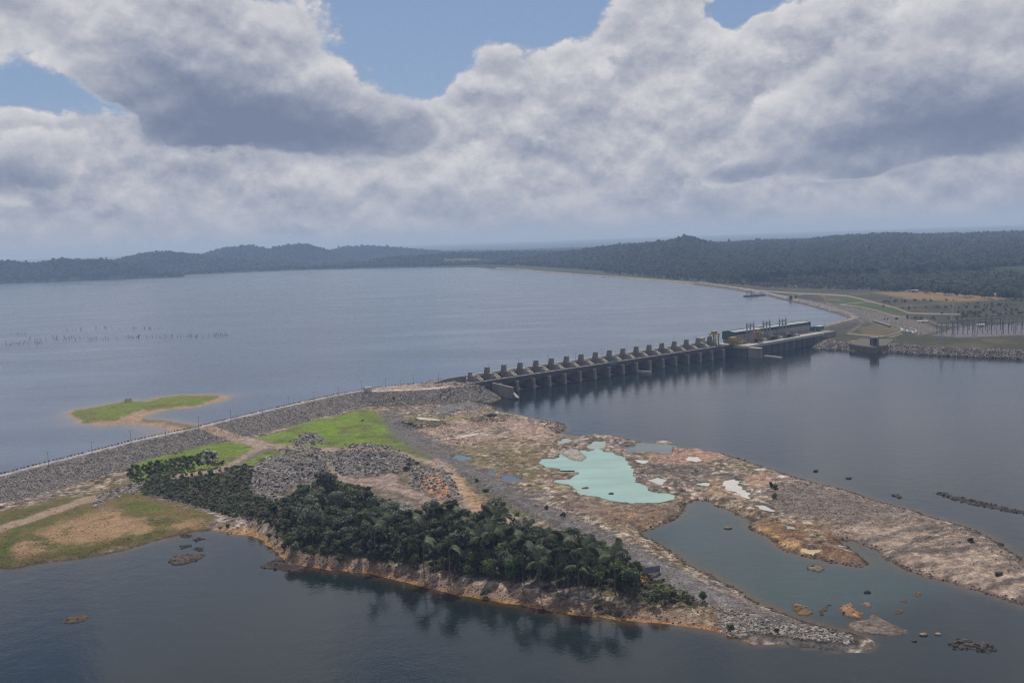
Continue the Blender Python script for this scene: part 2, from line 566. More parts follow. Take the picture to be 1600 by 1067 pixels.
ISLET = [(104, 648), (112, 642), (118, 640), (147, 636), (181, 629), (199, 625), (226, 627), (252, 621), (281, 617), (315, 617), (349, 617), (358, 621), (350, 626),
         (330, 630), (310, 635), (285, 638), (262, 640), (245, 644), (232, 648), (224, 653), (230, 656), (250, 656), (275, 660), (302, 664), (318, 668), (330, 674),
         (290, 690), (270, 676), (257, 670), (236, 665), (215, 663), (200, 662), (180, 664), (155, 665), (142, 661), (132, 662), (117, 661), (124, 655), (112, 652)]
ISLET_GRASS = [(111, 647), (118, 641), (147, 637), (181, 630), (199, 626), (226, 628), (252, 622), (281, 618), (315, 618), (345, 618), (335, 624), (315, 628), (318, 631),
               (289, 634), (257, 637), (231, 641), (210, 644), (189, 651), (181, 657), (157, 657), (131, 662), (129, 656)]
GRASS_A = [(400, 684), (424, 679), (452, 667), (487, 658), (518, 653), (545, 646), (557, 640), (575, 640), (588, 648), (599, 655), (612, 666), (622, 676), (634, 690),
           (650, 697), (668, 704), (676, 716), (665, 719), (647, 713), (626, 707), (610, 703), (584, 699), (557, 699), (531, 703), (510, 699), (470, 699), (440, 698), (425, 692)]
GRASS_B = [(214, 720), (236, 707), (262, 698), (302, 694), (341, 691), (373, 693), (405, 700), (381, 707), (362, 718), (352, 730), (320, 733), (280, 742), (240, 748), (205, 752)]
GRASS_C = [(368, 732), (390, 716), (420, 706), (440, 703), (480, 702), (512, 704), (490, 712), (450, 718), (420, 724), (392, 732)]
GRASS_D = [(625, 655), (645, 648), (700, 652), (740, 648), (690, 660), (640, 664)]
TRACKS = [([(318, 665), (349, 677), (380, 686), (409, 694), (426, 697), (466, 700), (492, 702.5), (526, 703)], 3.6),
          ([(319, 666), (350, 678), (383, 688), (412, 696)], 6.5),
          ([(526, 703), (575, 702), (610, 704), (630, 709), (650, 716), (683, 725)], 3.2),
          ([(415, 697), (398, 704), (383, 712), (362, 724), (345, 735), (300, 741), (270, 745)], 3.2),
          ([(513, 726), (520, 738), (531, 746), (560, 753)], 5.0),
          ([(683, 725), (702, 735), (714, 752), (722, 770), (737, 790), (760, 794), (780, 803), (800, 812), (830, 824)], 9.0),
          ([(0, 826), (50, 810), (90, 796), (130, 782), (160, 776)], 5.0)]
BARE = [(547, 749), (584, 746), (606, 736), (622, 742), (620, 754), (652, 768), (683, 782), (720, 788), (740, 792), (702, 797), (662, 785), (623, 771), (584, 762), (557, 757)]
CAUSEWAY = [(612, 655), (644, 686), (689, 707), (728, 736), (780, 763), (815, 784), (850, 800), (900, 824), (950, 846), (1000, 873), (1060, 905), (1120, 935), (1180, 962), (1240, 984), (1300, 997)]
PILES = [  # loose rock heaps: outline, height
    ([(396, 735), (412, 722), (434, 717), (479, 709), (512, 708), (508, 728), (516, 744), (500, 750), (463, 758), (440, 772), (416, 776), (396, 768)], 5.0),
    ([(518, 728), (512, 712), (547, 702), (563, 698), (589, 698), (615, 706), (628, 713), (647, 720), (652, 729), (631, 738), (599, 742), (568, 745), (542, 745), (526, 738)], 5.5),
    ([(644, 738), (662, 735), (689, 733), (702, 742), (712, 760), (720, 782), (710, 788), (683, 776), (652, 767), (646, 757)], 3.2),
    ([(578, 785), (600, 780), (630, 788), (652, 796), (640, 806), (610, 806), (585, 800)], 1.6),
    ([(455, 690), (472, 684), (485, 682), (502, 686), (513, 693), (490, 697), (465, 697)], 3.0),
    ([(440, 705), (470, 702), (500, 703), (495, 708), (465, 710), (440, 710)], 1.4),
    ([(306, 712), (325, 704), (338, 708), (336, 720), (318, 722)], 1.8),
    ([(143, 788), (160, 778), (190, 768), (220, 760), (224, 766), (196, 776), (165, 786), (150, 793)], 1.6),
    ([(672, 642), (690, 628), (733, 606), (746, 612), (768, 623), (749, 631), (723, 639), (690, 648)], 0.6),
]
ORANGE_CUT = [(655, 748), (668, 738), (690, 740), (698, 752), (704, 768), (700, 778), (680, 772), (662, 764)]
MEADOW_LEFT = [(-60, 830), (0, 800), (80, 782), (150, 768), (215, 752), (240, 775), (310, 795), (330, 808), (320, 828), (250, 842), (120, 872), (0, 887), (-60, 895)]
SAND_LEFT = [(20, 852), (55, 836), (100, 812), (130, 808), (160, 795), (182, 796), (205, 806), (235, 812), (290, 812), (322, 815), (310, 826), (250, 836), (190, 842), (120, 856), (60, 866), (20, 870)]
SCRUB = [(200, 740), (240, 725), (300, 715), (335, 718), (370, 730), (395, 725), (398, 768), (440, 778), (500, 756), (555, 750), (570, 770), (600, 800), (640, 812), (700, 797), (760, 806),
         (800, 822), (850, 836), (930, 845), (965, 858), (1000, 888), (1060, 905), (1105, 935), (1080, 950), (1010, 940), (985, 928), (900, 914), (830, 907), (760, 905), (640, 884), (560, 874), (480, 866), (440, 845), (420, 815), (360, 806), (300, 788), (222, 772)]
GROVE = [(398, 818), (420, 800), (460, 785), (510, 772), (560, 776), (600, 810), (640, 830), (700, 816), (760, 826), (800, 842), (860, 852), (930, 866), (970, 884), (994, 905),
         (988, 932), (930, 925), (860, 914), (760, 908), (690, 898), (600, 881), (520, 875), (455, 866), (425, 842)]
POOLS = {
    'turquoise': [(842, 721), (847, 715), (873, 713), (879, 705), (892, 702), (915, 704), (936, 702), (957, 706), (978, 715), (981, 723), (992, 729), (989, 742), (994, 751), (1010, 757),
                  (1026, 763), (1036, 769), (1052, 773), (1057, 778), (1036, 782), (1010, 785), (984, 785), (957, 782), (947, 777), (923, 773), (905, 771), (902, 763), (887, 756), (866, 751),
                  (866, 748), (894, 747), (905, 736), (879, 736), (876, 733), (852, 729)],
    'river_side': [(973, 696), (985, 693), (1005, 693), (1049, 697), (1052, 705), (1036, 708), (1010, 705), (984, 705)],
    'pale_green': [(920, 691), (930, 687), (947, 688), (946, 698), (932, 701), (915, 698)],
    'white_long': [(1130, 752), (1146, 747), (1162, 751), (1154, 755), (1167, 768), (1175, 778), (1167, 778), (1149, 768), (1133, 763)],
    'white_small': [(1073, 715), (1089, 713), (1096, 719), (1086, 722), (1076, 720)],
    'white_near': [(1012, 747), (1028, 745), (1040, 749), (1034, 757), (1023, 755)],
    'white_tiny': [(993, 718), (1007, 718), (1010, 722), (1000, 725)],
    'white_east': [(1089, 755), (1104, 753), (1108, 759), (1095, 760)],
    'cream': [(1250, 850), (1267, 854), (1285, 854), (1288, 858), (1270, 864), (1255, 859)],
    'white_strip': [(1180, 788), (1193, 787), (1214, 796), (1206, 798), (1188, 794)],
    'white_upper': [(1225, 818), (1243, 820), (1246, 825), (1230, 825)],
    'blue_upper': [(705, 710), (723, 709), (739, 715), (720, 719), (709, 716)],
    'blue_lower': [(780, 744), (799, 741), (818, 751), (790, 753)],
    'blue_mid': [(762, 738), (772, 737), (774, 742), (764, 742)],
    'pale_left': [(872, 686), (888, 683), (896, 687), (880, 693), (870, 692)],
}
POOL_COL = {'turquoise': (156, 184, 172), 'river_side': (104, 112, 112), 'pale_green': (158, 172, 158), 'white_long': (205, 198, 190), 'white_small': (205, 198, 190),
            'white_near': (190, 195, 188), 'white_tiny': (200, 198, 190), 'white_east': (190, 195, 190), 'cream': (205, 185, 145), 'white_strip': (190, 185, 180),
            'white_upper': (175, 170, 162), 'blue_upper': (105, 118, 125), 'blue_lower': (85, 95, 115), 'blue_mid': (85, 95, 110), 'pale_left': (160, 165, 155)}
POOL_Z = {k: 2.3 for k in POOLS}
POOL_Z.update(turquoise=2.0, river_side=.9, pale_green=1.5, pale_left=1.5, cream=.8, white_upper=1.6)

# dam axis: downstream edge of the road deck, 16.3 m above the river
_a, _b = np.array(G(736, 600, 16.3)), np.array(G(1108.6, 544.4, 16.3))
DAM_U = (_b - _a) / np.linalg.norm(_b - _a)
DAM_N = np.array([-DAM_U[1], DAM_U[0]])       # upstream
DAM_O = _a
DAM_RZ = math.atan2(DAM_U[1], DAM_U[0])
def dam_xy(s, t):
    return DAM_O[0] + DAM_U[0] * s + DAM_N[0] * t, DAM_O[1] + DAM_U[1] * s + DAM_N[1] * t
def dam_st(x, y):
    return (x - DAM_O[0]) * DAM_U[0] + (y - DAM_O[1]) * DAM_U[1], (x - DAM_O[0]) * DAM_N[0] + (y - DAM_O[1]) * DAM_N[1]

SHORE_W = poly_world(SHORE, 0.0)
CREST_W = np.vstack([poly_world(CREST, 16.0), poly_world([(690, 595.5), (728, 590)], 16.0)])
ROAD_W = poly_world(CREST_ROAD, 16.0)
ISLET_W = poly_world(ISLET, 12.0)

# ------------------------------------------------------------------ near terrain
STEP = 1.3
XS = np.arange(-520, 275, STEP)
YS = np.arange(386, 1130, STEP)
X, Y = np.meshgrid(XS, YS)                    # rows follow y
xf, yf = X.ravel(), Y.ravel()

d_shore = sdf(SHORE_W, xf, yf) + (fbm(xf, yf, 14, 3) - .5) * 5.0 + (fbm(xf, yf, 45, 2) - .5) * 3
d_crest, t_crest = seg_dist(CREST_W, xf, yf, par=True)
d_road = seg_dist(ROAD_W, xf, yf)
up_side = np.zeros(xf.shape, bool)
_res_near = np.vstack([CREST_W, np.array([dam_xy(0, 22)]), np.array([[300, 1400], [-900, 2500], [-900, 800]])])
up_side = inside(_res_near, xf, yf)
n8, n30, n3 = fbm(xf, yf, 8, 3), fbm(xf, yf, 32, 4), fbm(xf, yf, 3.2, 2)

px0, py0 = project(xf, yf, np.full(xf.shape, 4.0))
on_grove = zone(GROVE, px0, py0, 14)
on_meadow = zone(MEADOW_LEFT, px0, py0, 10)
plateau = zone([(190, 760), (215, 715), (300, 690), (420, 690), (560, 640), (640, 660), (680, 715), (730, 760), (780, 795), (700, 800), (560, 770), (380, 760), (300, 760)], px0, py0, 22)
shelf = np.clip(d_shore * 0.22, -4, 2.3)
h = shelf + (n30 - .5) * 1.7 * sstep(d_shore, 2, 20) + (n8 - .5) * 1.1 * sstep(d_shore, 1, 8) + (n3 - .5) * 0.35 * sstep(d_shore, 0, 4)
# low steps in the washed rock
ledge = np.abs(((fbm(xf, yf, 60, 4, ox=9) * 9) % 1.0) - 0.5) * 2
h += sstep(ledge, .15, .35) * 0.5 * sstep(d_shore, 6, 14) * (1 - plateau) * (1 - on_meadow)
h += np.clip(d_shore * 0.10, 0, 3.0) * on_meadow
h += plateau * 2.8
h = h * (1 - on_grove) + on_grove * (np.clip(d_shore * 0.75, -3, 5.6) + (n8 - .5) * 2.0)
h = np.maximum(h, np.where((d_shore < 3), -4, h))
cw = seg_dist(poly_world(CAUSEWAY, 3.5), xf, yf)
h = np.maximum(h, np.minimum(h + 2.4, (4.4 - np.maximum(cw - 4.0, 0) * 0.30) + (n3 - .5) * .8) * (d_shore > -12) + (d_shore <= -12) * -9)
# loose rock heaps
pile_w = np.zeros(xf.shape)
for pl, ph in PILES:
    w = zone(pl, px0, py0, 11.0, -5.0)
    h += w * ph * (0.25 + 1.5 * fbm(xf, yf, 11, 3, ox=ph) ** 1.3)
    pile_w = np.maximum(pile_w, zone(pl, px0, py0, 2.5, (n8 - .5) * 16 + (n3 - .5) * 8) if w.any() else 0)
# rock-fill embankment
slope_n = (n3 - .5) * 0.7
emb_d = 16.0 - np.maximum(d_crest - 4.2, 0) / 2.05
emb_u = 16.0 - np.maximum(d_crest - 4.6, 0) / 1.6
emb = np.where(up_side, emb_u, emb_d)
emb = np.maximum(emb, np.where(up_side, -9, 16.0 - np.maximum(d_road - 5.0, 0) / 1.75))
yard = inside(poly_world(YARD, 16.0), xf, yf)
emb = np.where(yard, 16.0, emb)
emb_rough = emb + slope_n * (emb < 15.6)
is_emb = (emb_rough > h - 0.1) & (emb > 2.0)
h = np.maximum(h, np.maximum(emb_rough, -5))
# keep the water side clear, then the islet in the reservoir
h = np.where(up_side & (d_crest > 5), np.maximum(emb_u, -4), h)
d_isl = sdf(ISLET_W, xf, yf) + (fbm(xf, yf, 10, 3, ox=4) - .5) * 4
shallow_b = zone([(215, 655), (270, 655), (325, 668), (290, 700), (235, 690), (195, 668)], *project(xf, yf, np.full(xf.shape, 12.0)), soft=12)
h_isl = 12 + np.where(d_isl > 0, np.minimum(d_isl * 0.16, 3.2) + (n8 - .5) * .7 * sstep(d_isl, 0, 6), np.maximum(d_isl * (0.12 - 0.085 * shallow_b), -14))
h = np.where(up_side, np.maximum(h, h_isl), h)
# water-filled hollows
ppx, ppy = project(xf, yf, h)
for nm, pl in POOLS.items():
    z0 = POOL_Z[nm]
    jx = ppx + (n8 - .5) * 6 + (n3 - .5) * 5
    jy = ppy + (fbm(xf, yf, 7, 3, ox=3) - .5) * 4
    rim = zone(pl, jx, jy, 7.0, 7.0) * sstep(d_shore, 1.5, 9)
    core = zone(pl, jx, jy, 0.9)
    h = np.where(rim > 0.02, np.maximum(h, z0 + 0.35 * rim + (n8 - .5) * .4), h)
    h = h * (1 - core) + core * (z0 - 0.7)
abut = zone([(652, 602), (664, 597.5), (690, 593), (714, 595), (712, 601), (690, 603), (668, 604)], *project(xf, yf, np.full(xf.shape, 16.5)), soft=2)
h += abut * (1.6 + 1.6 * n8) * (h > 14)
rk = zone([(877, 707), (895, 702), (906, 705), (916, 713), (909, 719), (893, 716), (883, 712)], ppx + (n3 - .5) * 6, ppy + (n8 - .5) * 4, 1.2)
h = np.where(rk > .05, np.maximum(h, 1.2 + rk * (1.4 + n3)), h)
# the dam stands clear of the ground sheet
ds, dt = dam_st(xf, yf)
h = np.where((ds > 12) & (dt > -1) & (dt < 60) | (ds > 27) & (dt > -38), np.minimum(h, -3), h)
HGT = h.reshape(X.shape)

def height(x, y):
    x, y = np.asarray(x, float), np.asarray(y, float)
    i = np.clip((x - XS[0]) / STEP, 0, len(XS) - 1.001)
    j = np.clip((y - YS[0]) / STEP, 0, len(YS) - 1.001)
    i0, j0 = i.astype(int), j.astype(int)
    fi, fj = i - i0, j - j0
    return (HGT[j0, i0] * (1 - fi) + HGT[j0, i0 + 1] * fi) * (1 - fj) + (HGT[j0 + 1, i0] * (1 - fi) + HGT[j0 + 1, i0 + 1] * fi) * fj

# soil, grass and rock colours
ppx, ppy = project(xf, yf, h)
w1, w2 = (fbm(xf, yf, 9, 3, ox=7) - .5), (fbm(xf, yf, 24, 3, ox=8) - .5)
jx, jy = ppx + w1 * 14 + w2 * 10, ppy + (fbm(xf, yf, 9, 3, ox=17) - .5) * 9
c = np.zeros((xf.size, 3))
def paint(w, rgb):
    global c
    w = np.clip(w, 0, 1)[:, None]
    c = c * (1 - w) + w * np.array(rgb)
paint(np.ones(xf.size), lin(118, 104, 96))
m1, m2, m3, m4 = fbm(xf, yf, 26, 5, .6, ox=21), fbm(xf, yf, 15, 5, .6, ox=22), fbm(xf, yf, 40, 5, .6, ox=23), fbm(xf, yf, 5, 4, .6, ox=24)
paint(sstep(m1, .47, .58) * .85, lin(152, 126, 110))
paint(sstep(m2, .50, .60) * .75, lin(88, 78, 72))
paint(sstep(m3, .50, .62) * .55, lin(120, 100, 62))
paint(sstep(m4, .60, .70) * .7, lin(176, 158, 142))
paint(sstep(m4, .40, .30) * .6, lin(66, 58, 52))
m5 = fbm(xf, yf, 2.6, 2, .7, ox=25)
paint(sstep(m5, .62, .78) * .6, lin(190, 176, 160))
paint(sstep(m5, .36, .22) * .7, lin(58, 50, 46))
# pinkish washed rock towards the river, grey-brown gravel on the long spit, orange tongue
paint(zone([(640, 668), (700, 655), (800, 650), (880, 670), (830, 700), (760, 700), (690, 690)], jx, jy, 14) * sstep(m2, .38, .56) * .65, lin(168, 138, 122))
paint(zone([(690, 700), (780, 690), (860, 715), (840, 745), (900, 760), (820, 765), (740, 735)], jx, jy, 12) * sstep(m1, .42, .55) * .7, lin(112, 98, 66))
paint(zone([(880, 770), (960, 785), (1060, 785), (1060, 805), (1000, 830), (940, 815), (890, 795)], jx, jy, 8) * .8, lin(116, 96, 82))
paint(zone([(930, 800), (985, 790), (1040, 800), (1050, 812), (1005, 828), (965, 820)], jx, jy, 8) * sstep(m4, .4, .55) * .7, lin(140, 108, 82))
paint(zone([(1000, 703), (1090, 700), (1135, 712), (1140, 724), (1085, 724), (1020, 716)], jx, jy, 5) * sstep(m1, .35, .5) * .9, lin(160, 124, 104))
paint(zone([(1000, 724), (1110, 726), (1110, 745), (1010, 742)], jx, jy, 6) * .75, lin(96, 86, 82))
paint(zone([(1165, 742), (1205, 738), (1215, 752), (1195, 765), (1170, 760)], jx, jy, 5) * .85, lin(160, 128, 108))
paint(zone([(1100, 752), (1135, 750), (1140, 775), (1105, 770)], jx, jy, 5) * .6, lin(158, 126, 92))
paint(zone([(1225, 752), (1270, 754), (1400, 790), (1460, 815), (1400, 822), (1330, 815), (1235, 805), (1200, 790)], jx, jy, 8) * .85, lin(112, 99, 91))
paint(zone([(1170, 812), (1230, 815), (1330, 818), (1354, 882), (1260, 872), (1200, 845)], jx, jy, 6) * sstep(m2, .36, .52) * .85, lin(120, 86, 60))
paint(zone([(1176, 818), (1215, 828), (1250, 850), (1262, 868), (1225, 862), (1190, 838)], jx, jy, 4) * sstep(m4, .38, .52) * .9, lin(170, 136, 92))
st = fbm(xf * 0.35 + yf * 0.2, yf * 1.4 - xf * 0.5, 9, 4, .6, ox=31)
spit = zone([(1280, 815), (1460, 815), (1560, 850), (1640, 900), (1700, 985), (1600, 944), (1450, 902), (1390, 872), (1340, 848), (1300, 835)], jx, jy, 8)
paint(spit * .85, lin(150, 128, 112))
paint(spit * sstep(st, .52, .60) * .8, lin(92, 82, 78))
paint(spit * sstep(st, .42, .34) * .6, lin(164, 142, 126))
for nm, pl in POOLS.items():              # damp margin of the hollows
    paint(zone(pl, jx, jy, 3.0, 2.5) * .6, lin(92, 84, 72))
# plateau: dry soil between heaps, scrub floor, grass
paint(zone([(190, 760), (215, 715), (300, 690), (420, 690), (560, 640), (640, 660), (680, 715), (730, 760), (790, 800), (880, 850), (700, 805), (560, 775), (380, 765), (300, 765)], jx, jy, 8) * .8, lin(112, 98, 82))
paint(zone(MEADOW_LEFT, jx, jy, 6), lin(104, 90, 58))
paint(zone(MEADOW_LEFT, jx, jy, 6) * sstep(m1, .42, .56) * .8, lin(84, 84, 42))
paint(zone(SAND_LEFT, jx, jy, 9) * sstep(m2, .34, .50) * .9, lin(150, 122, 94))
paint(line_zone([(0, 868), (14, 850), (26, 832), (34, 816)], 7, jx, jy, 4) * .8, lin(74, 84, 32))
paint(zone([(190, 792), (215, 782), (255, 790), (250, 800), (215, 802)], jx, jy, 5) * .8, lin(84, 92, 34))
paint(zone([(40, 872), (120, 850), (230, 832), (255, 826), (240, 838), (120, 864), (50, 880)], jx, jy, 4) * .6, lin(88, 84, 42))
paint(zone(SCRUB, jx, jy, 6) * .85, lin(50, 50, 32))
g1 = sstep(fbm(xf, yf, 18, 4, .6, ox=41), .30, .52)
for gz, so in ((GRASS_A, 5), (GRASS_B, 4), (GRASS_C, 4)):
    z_ = zone(gz, ppx + w1 * 8, ppy + w1 * 4, so)
    paint(z_ * .95, lin(98, 98, 52))
    paint(z_ * g1 * .85, lin(108, 130, 34))
    paint(z_ * sstep(m4, .52, .64) * .45, lin(122, 112, 70))
    paint(z_ * sstep(m2, .54, .62) * .35, lin(74, 88, 40))
paint(zone([(560, 640), (600, 648), (640, 690), (600, 700), (560, 670)], jx, jy, 10) * sstep(m1, .40, .58) * .7, lin(92, 96, 48))
paint(zone(GRASS_D, jx, jy, 4) * .7, lin(118, 112, 52))
paint(zone([(735, 745), (770, 760), (820, 795), (850, 818), (820, 815), (770, 795), (745, 770)], jx, jy, 8) * sstep(m2, .40, .52) * .8, lin(84, 82, 44))
paint(zone([(1010, 890), (1050, 900), (1075, 920), (1040, 925), (1015, 910)], jx, jy, 5) * .8, lin(84, 92, 44))
paint(zone([(998, 898), (1010, 893), (1012, 910), (1002, 916)], jx, jy, 2) * .9, lin(150, 96, 56))
# grey rock fill
stone = lin(112, 106, 103)
paint(pile_w * .95, stone)
paint(zone(ORANGE_CUT, jx, jy, 3) * .9, lin(178, 124, 88))
cpx = line_zone(CAUSEWAY, 15, jx, jy, 7)
paint(np.maximum(cpx * .9, (cw < 7 + w1 * 6) * .9), lin(100, 92, 90))
paint(zone([(985, 862), (1040, 880), (1140, 940), (1225, 985), (1100, 945), (1020, 900)], jx, jy, 5) * .55, lin(124, 116, 114))
paint(zone([(1150, 950), (1230, 965), (1345, 995), (1345, 1015), (1240, 1010), (1140, 995)], ppx, ppy, 5) * .9, lin(96, 88, 84))
paint(zone([(1080, 945), (1150, 950), (1230, 985), (1200, 990), (1120, 982)], jx, jy, 5) * sstep(m4, .4, .5) * .8, lin(132, 104, 78))
emb_w = is_emb * (h > 2)
paint(emb_w, lin(112, 106, 103))
paint(emb_w * sstep(m1, .45, .6) * .5, lin(130, 121, 114))
paint(emb_w * zone([(560, 620), (660, 625), (680, 645), (600, 655)], jx, jy, 6) * sstep(m2, .45, .55) * .5, lin(92, 92, 60))
paint(emb_w * zone([(668, 650), (690, 625), (733, 604), (770, 624), (740, 640)], ppx, ppy, 5) * .8, lin(120, 116, 114))
# bank of the grove and shores
bank = sstep(d_shore, 13, 7) * (d_shore > -3) * zone([(330, 820), (440, 850), (640, 890), (800, 920), (960, 940), (1080, 955), (1150, 975), (1180, 1000), (900, 985), (600, 920), (440, 900), (390, 850)], ppx, ppy, 12)
paint(bank, lin(140, 117, 99))
paint(bank * sstep(m4, .46, .56) * .8, lin(120, 96, 80))
paint(bank * sstep(d_shore, 3.0, 1.0) * .8, lin(158, 112, 66))
paint(sstep(d_shore, 3.0, .6) * (1 - bank) * .75 * (d_shore > -6), lin(70, 58, 48))
paint(zone([(340, 825), (400, 822), (440, 860), (450, 885), (420, 872), (380, 842)], jx, jy, 5) * .8, lin(164, 124, 82))
# tracks
for tr, wd in TRACKS:
    paint(line_zone(tr, wd, ppx + w1 * 4, ppy + w1 * 2.5, 1.6) * .95, lin(150, 128, 112))
paint(zone(BARE, ppx + w1 * 6, ppy + w1 * 4, 3) * .95, lin(142, 120, 108))
paint(line_zone([(720, 750), (730, 775), (745, 790)], 9, jx, jy, 4) * .7, lin(168, 132, 98))
crest_w = (d_crest < 3.4) & (h > 15)
paint(crest_w * 1.0, lin(150, 146, 146))
paint(((d_road < 3.8) & (h > 15.2)) * 1.0, lin(178, 168, 158))
paint(yard * (d_road > 3.8) * 1.0, lin(150, 128, 118))
paint(abut, lin(120, 114, 108))
paint(rk, lin(172, 158, 146))
paint(rk * sstep(m5, .5, .6) * .7, lin(96, 88, 82))
for lz in ([(615, 662), (640, 655), (690, 657), (705, 662), (690, 668), (640, 670)], [(725, 655), (765, 646), (800, 650), (790, 656), (750, 660)]):
    paint(zone(lz, jx, jy, 4) * sstep(m4, .42, .52) * .85, lin(74, 66, 62))
# islet
iw = up_side * (d_isl > -60) * (d_crest > 6)
paint(iw * 1.0, lin(152, 128, 110))
ig = zone(ISLET_GRASS, ppx + w1 * 5, ppy + w1 * 3, 2.5) * up_side
paint(ig, lin(104, 100, 56))
paint(ig * g1 * .85, lin(100, 116, 46))
paint(ig * sstep(m4, .54, .64) * .4, lin(124, 114, 74))
paint(line_zone([(345, 666), (300, 667), (275, 660), (250, 655), (225, 657), (200, 657), (205, 650), (225, 640)], 1.6, ppx, ppy, 1.2) * up_side, lin(150, 128, 104))
paint(line_zone([(335, 672), (300, 668), (272, 660), (245, 655), (228, 656)], 4.5, jx, jy, 2.5) * up_side * .6, lin(74, 76, 40))
zi_rock = (~up_side) & (emb_w < .5) & (zone(MEADOW_LEFT, ppx, ppy, 6) < .5)
rk_ = 1 - np.clip(ig + iw + zone(MEADOW_LEFT, ppx, ppy, 6) + zone(GRASS_A, ppx, ppy, 6) + zone(GRASS_B, ppx, ppy, 6), 0, 1)
c *= (1 + rk_ * (m5 - .5) * 1.3)[:, None]
c[zi_rock] *= np.array([.94, 1.0, 1.04])
# colours vary from patch to patch
c *= (0.9 + 0.2 * fbm(xf, yf, 5, 3, ox=51))[:, None]

# which piece of the ground each face belongs to
zi = np.zeros(xf.size, int)                   # 0 rock shelf
zi[zone(MEADOW_LEFT, ppx, ppy, 1) > .5] = 1
zi[zone([(190, 760), (215, 715), (300, 690), (420, 690), (560, 640), (640, 660), (680, 715), (730, 760), (790, 800), (880, 850), (1000, 900), (1000, 930), (880, 912), (600, 876), (440, 850), (380, 812), (300, 785)], ppx, ppy, 1) > .5] = 2
for gz in (GRASS_A, GRASS_B, GRASS_C):
    zi[zone(gz, ppx, ppy, 1) > .5] = 3
zi[(cw < 7) & (d_shore > 0)] = 4
zi[bank > .5] = 5
zi[emb_w > .5] = 6
for tr, wd in TRACKS[:6]:
    zi[line_zone(tr, wd, ppx, ppy, 1) > .5] = 7
zi[zone(BARE, ppx, ppy, 1) > .5] = 7
zi[(d_crest < 3.4) & (h > 15) | (d_road < 3.8) & (h > 15.2) | yard] = 8
zi[iw > .5] = 9
NEAR = dict(abut=abut, x=xf, y=yf, h=h, zi=zi.copy(), pile=pile_w, emb=emb_w, d=d_shore, bank=bank, cw=cw, px=ppx, py=ppy, up=up_side, disl=d_isl, dcrest=d_crest)
ny, nx = X.shape
idx = np.arange(nx * ny).reshape(ny, nx)
F = np.stack([idx[:-1, :-1], idx[:-1, 1:], idx[1:, 1:], idx[1:, :-1]], -1).reshape(-1, 4)
keep = h[F].max(1) > -3.9
F = F[keep]
fz = zi[F[:, 0]]
V = np.stack([xf, yf, h], 1)
for k, nm in enumerate(['rock_shelf', 'dry_meadow', 'plateau_ground', 'grass_field', 'gravel_causeway', 'sandy_shore', 'embankment', 'dirt_track', 'crest_road', 'islet_ground']):
    ff = F[fz == k]
    if not len(ff):
        continue
    u, inv = np.unique(ff, return_inverse=True)
    me = np_mesh(nm, V[u], inv.reshape(-1, 4), M_TERRAIN, smooth=True)
    col_attr(me, 'soil', c[u])
    meta(link(nm, me), kind='structure')

# ------------------------------------------------------------------ water
def grid_axis(lo, hi, fine, far_lo, far_hi, growth=1.35):
    a = list(np.arange(lo, hi + fine, fine))
    s = fine
    while a[-1] < far_hi:
        s *= growth; a.append(a[-1] + s)
    s = fine
    while a[0] > far_lo:
        s *= growth; a.insert(0, a[0] - s)
    return np.array(a)

def water_sheet(name, xa, ya, z, mat, shallow, drop=None):
    gx, gy = np.meshgrid(xa, ya)
    n1, n2 = gx.shape
    ii = np.arange(n1 * n2).reshape(n1, n2)
    ff = np.stack([ii[:-1, :-1], ii[:-1, 1:], ii[1:, 1:], ii[1:, :-1]], -1).reshape(-1, 4)
    vx, vy = gx.ravel(), gy.ravel()
    if drop is not None:
        cx_, cy_ = vx[ff].mean(1), vy[ff].mean(1)
        out_ = drop(cx_, cy_)
        if name == 'reservoir':                # keep the cells that straddle the far shore; the bank stands above them
            out_ &= drop(vx, vy)[ff].all(1) | (cy_ < 2300)
        ff = ff[~out_]
    u, inv = np.unique(ff, return_inverse=True)
    me = np_mesh(name, np.stack([vx[u], vy[u], np.full(len(u), z)], 1), inv.reshape(-1, 4), mat, smooth=True)
    flt_attr(me, 'shallow', shallow(vx[u], vy[u]))
    flt_attr(me, 'lagoon', lagoon(vx[u], vy[u]))
    return meta(link(name, me), kind='structure')

LAGOON = [(1000, 830), (1050, 805), (1085, 775), (1130, 790), (1200, 840), (1320, 850), (1400, 880), (1480, 915), (1400, 940), (1280, 960), (1200, 960), (1060, 870)]
LAGOON_W = poly_world(LAGOON, 0.0)
def lagoon(x, y):
    return zone(LAGOON_W, x, y, 16.0, 4.0)

def river_shallow(x, y):
    k = (x > XS[0]) & (x < XS[-1]) & (y > YS[0]) & (y < YS[-1])
    s = np.zeros(x.shape)
    hh = height(x[k], y[k])
    s[k] = np.clip(np.exp(hh / 0.8), 0, 1) * (hh < 0.5)
    return s

RIGHT_CREST = [(1268, 515.5), (1290, 509), (1312, 503.5), (1330, 499), (1337, 496), (1328, 491), (1300, 483.5), (1270, 475), (1240, 467.5), (1200, 459.5), (1160, 452), (1100, 444), (1000, 435.5), (900, 428.5), (850, 424.5), (780, 419)]
RIGHT_CREST_W = poly_world(RIGHT_CREST, 15.0)
FAR_SHORE = [(740, 417.5), (640, 418), (560, 419.5), (480, 421.5), (400, 424.5), (290, 429.5), (285, 433), (200, 436), (100, 440), (0, 443.5), (-150, 449), (-400, 458)]
FAR_SHORE_W = poly_world(FAR_SHORE, 12.0)
RES_POLY = np.vstack([CREST_W, [dam_xy(-2, 26)], [dam_xy(672, 27)], RIGHT_CREST_W, FAR_SHORE_W, [[-6000, 3000], [-3000, 300]]])

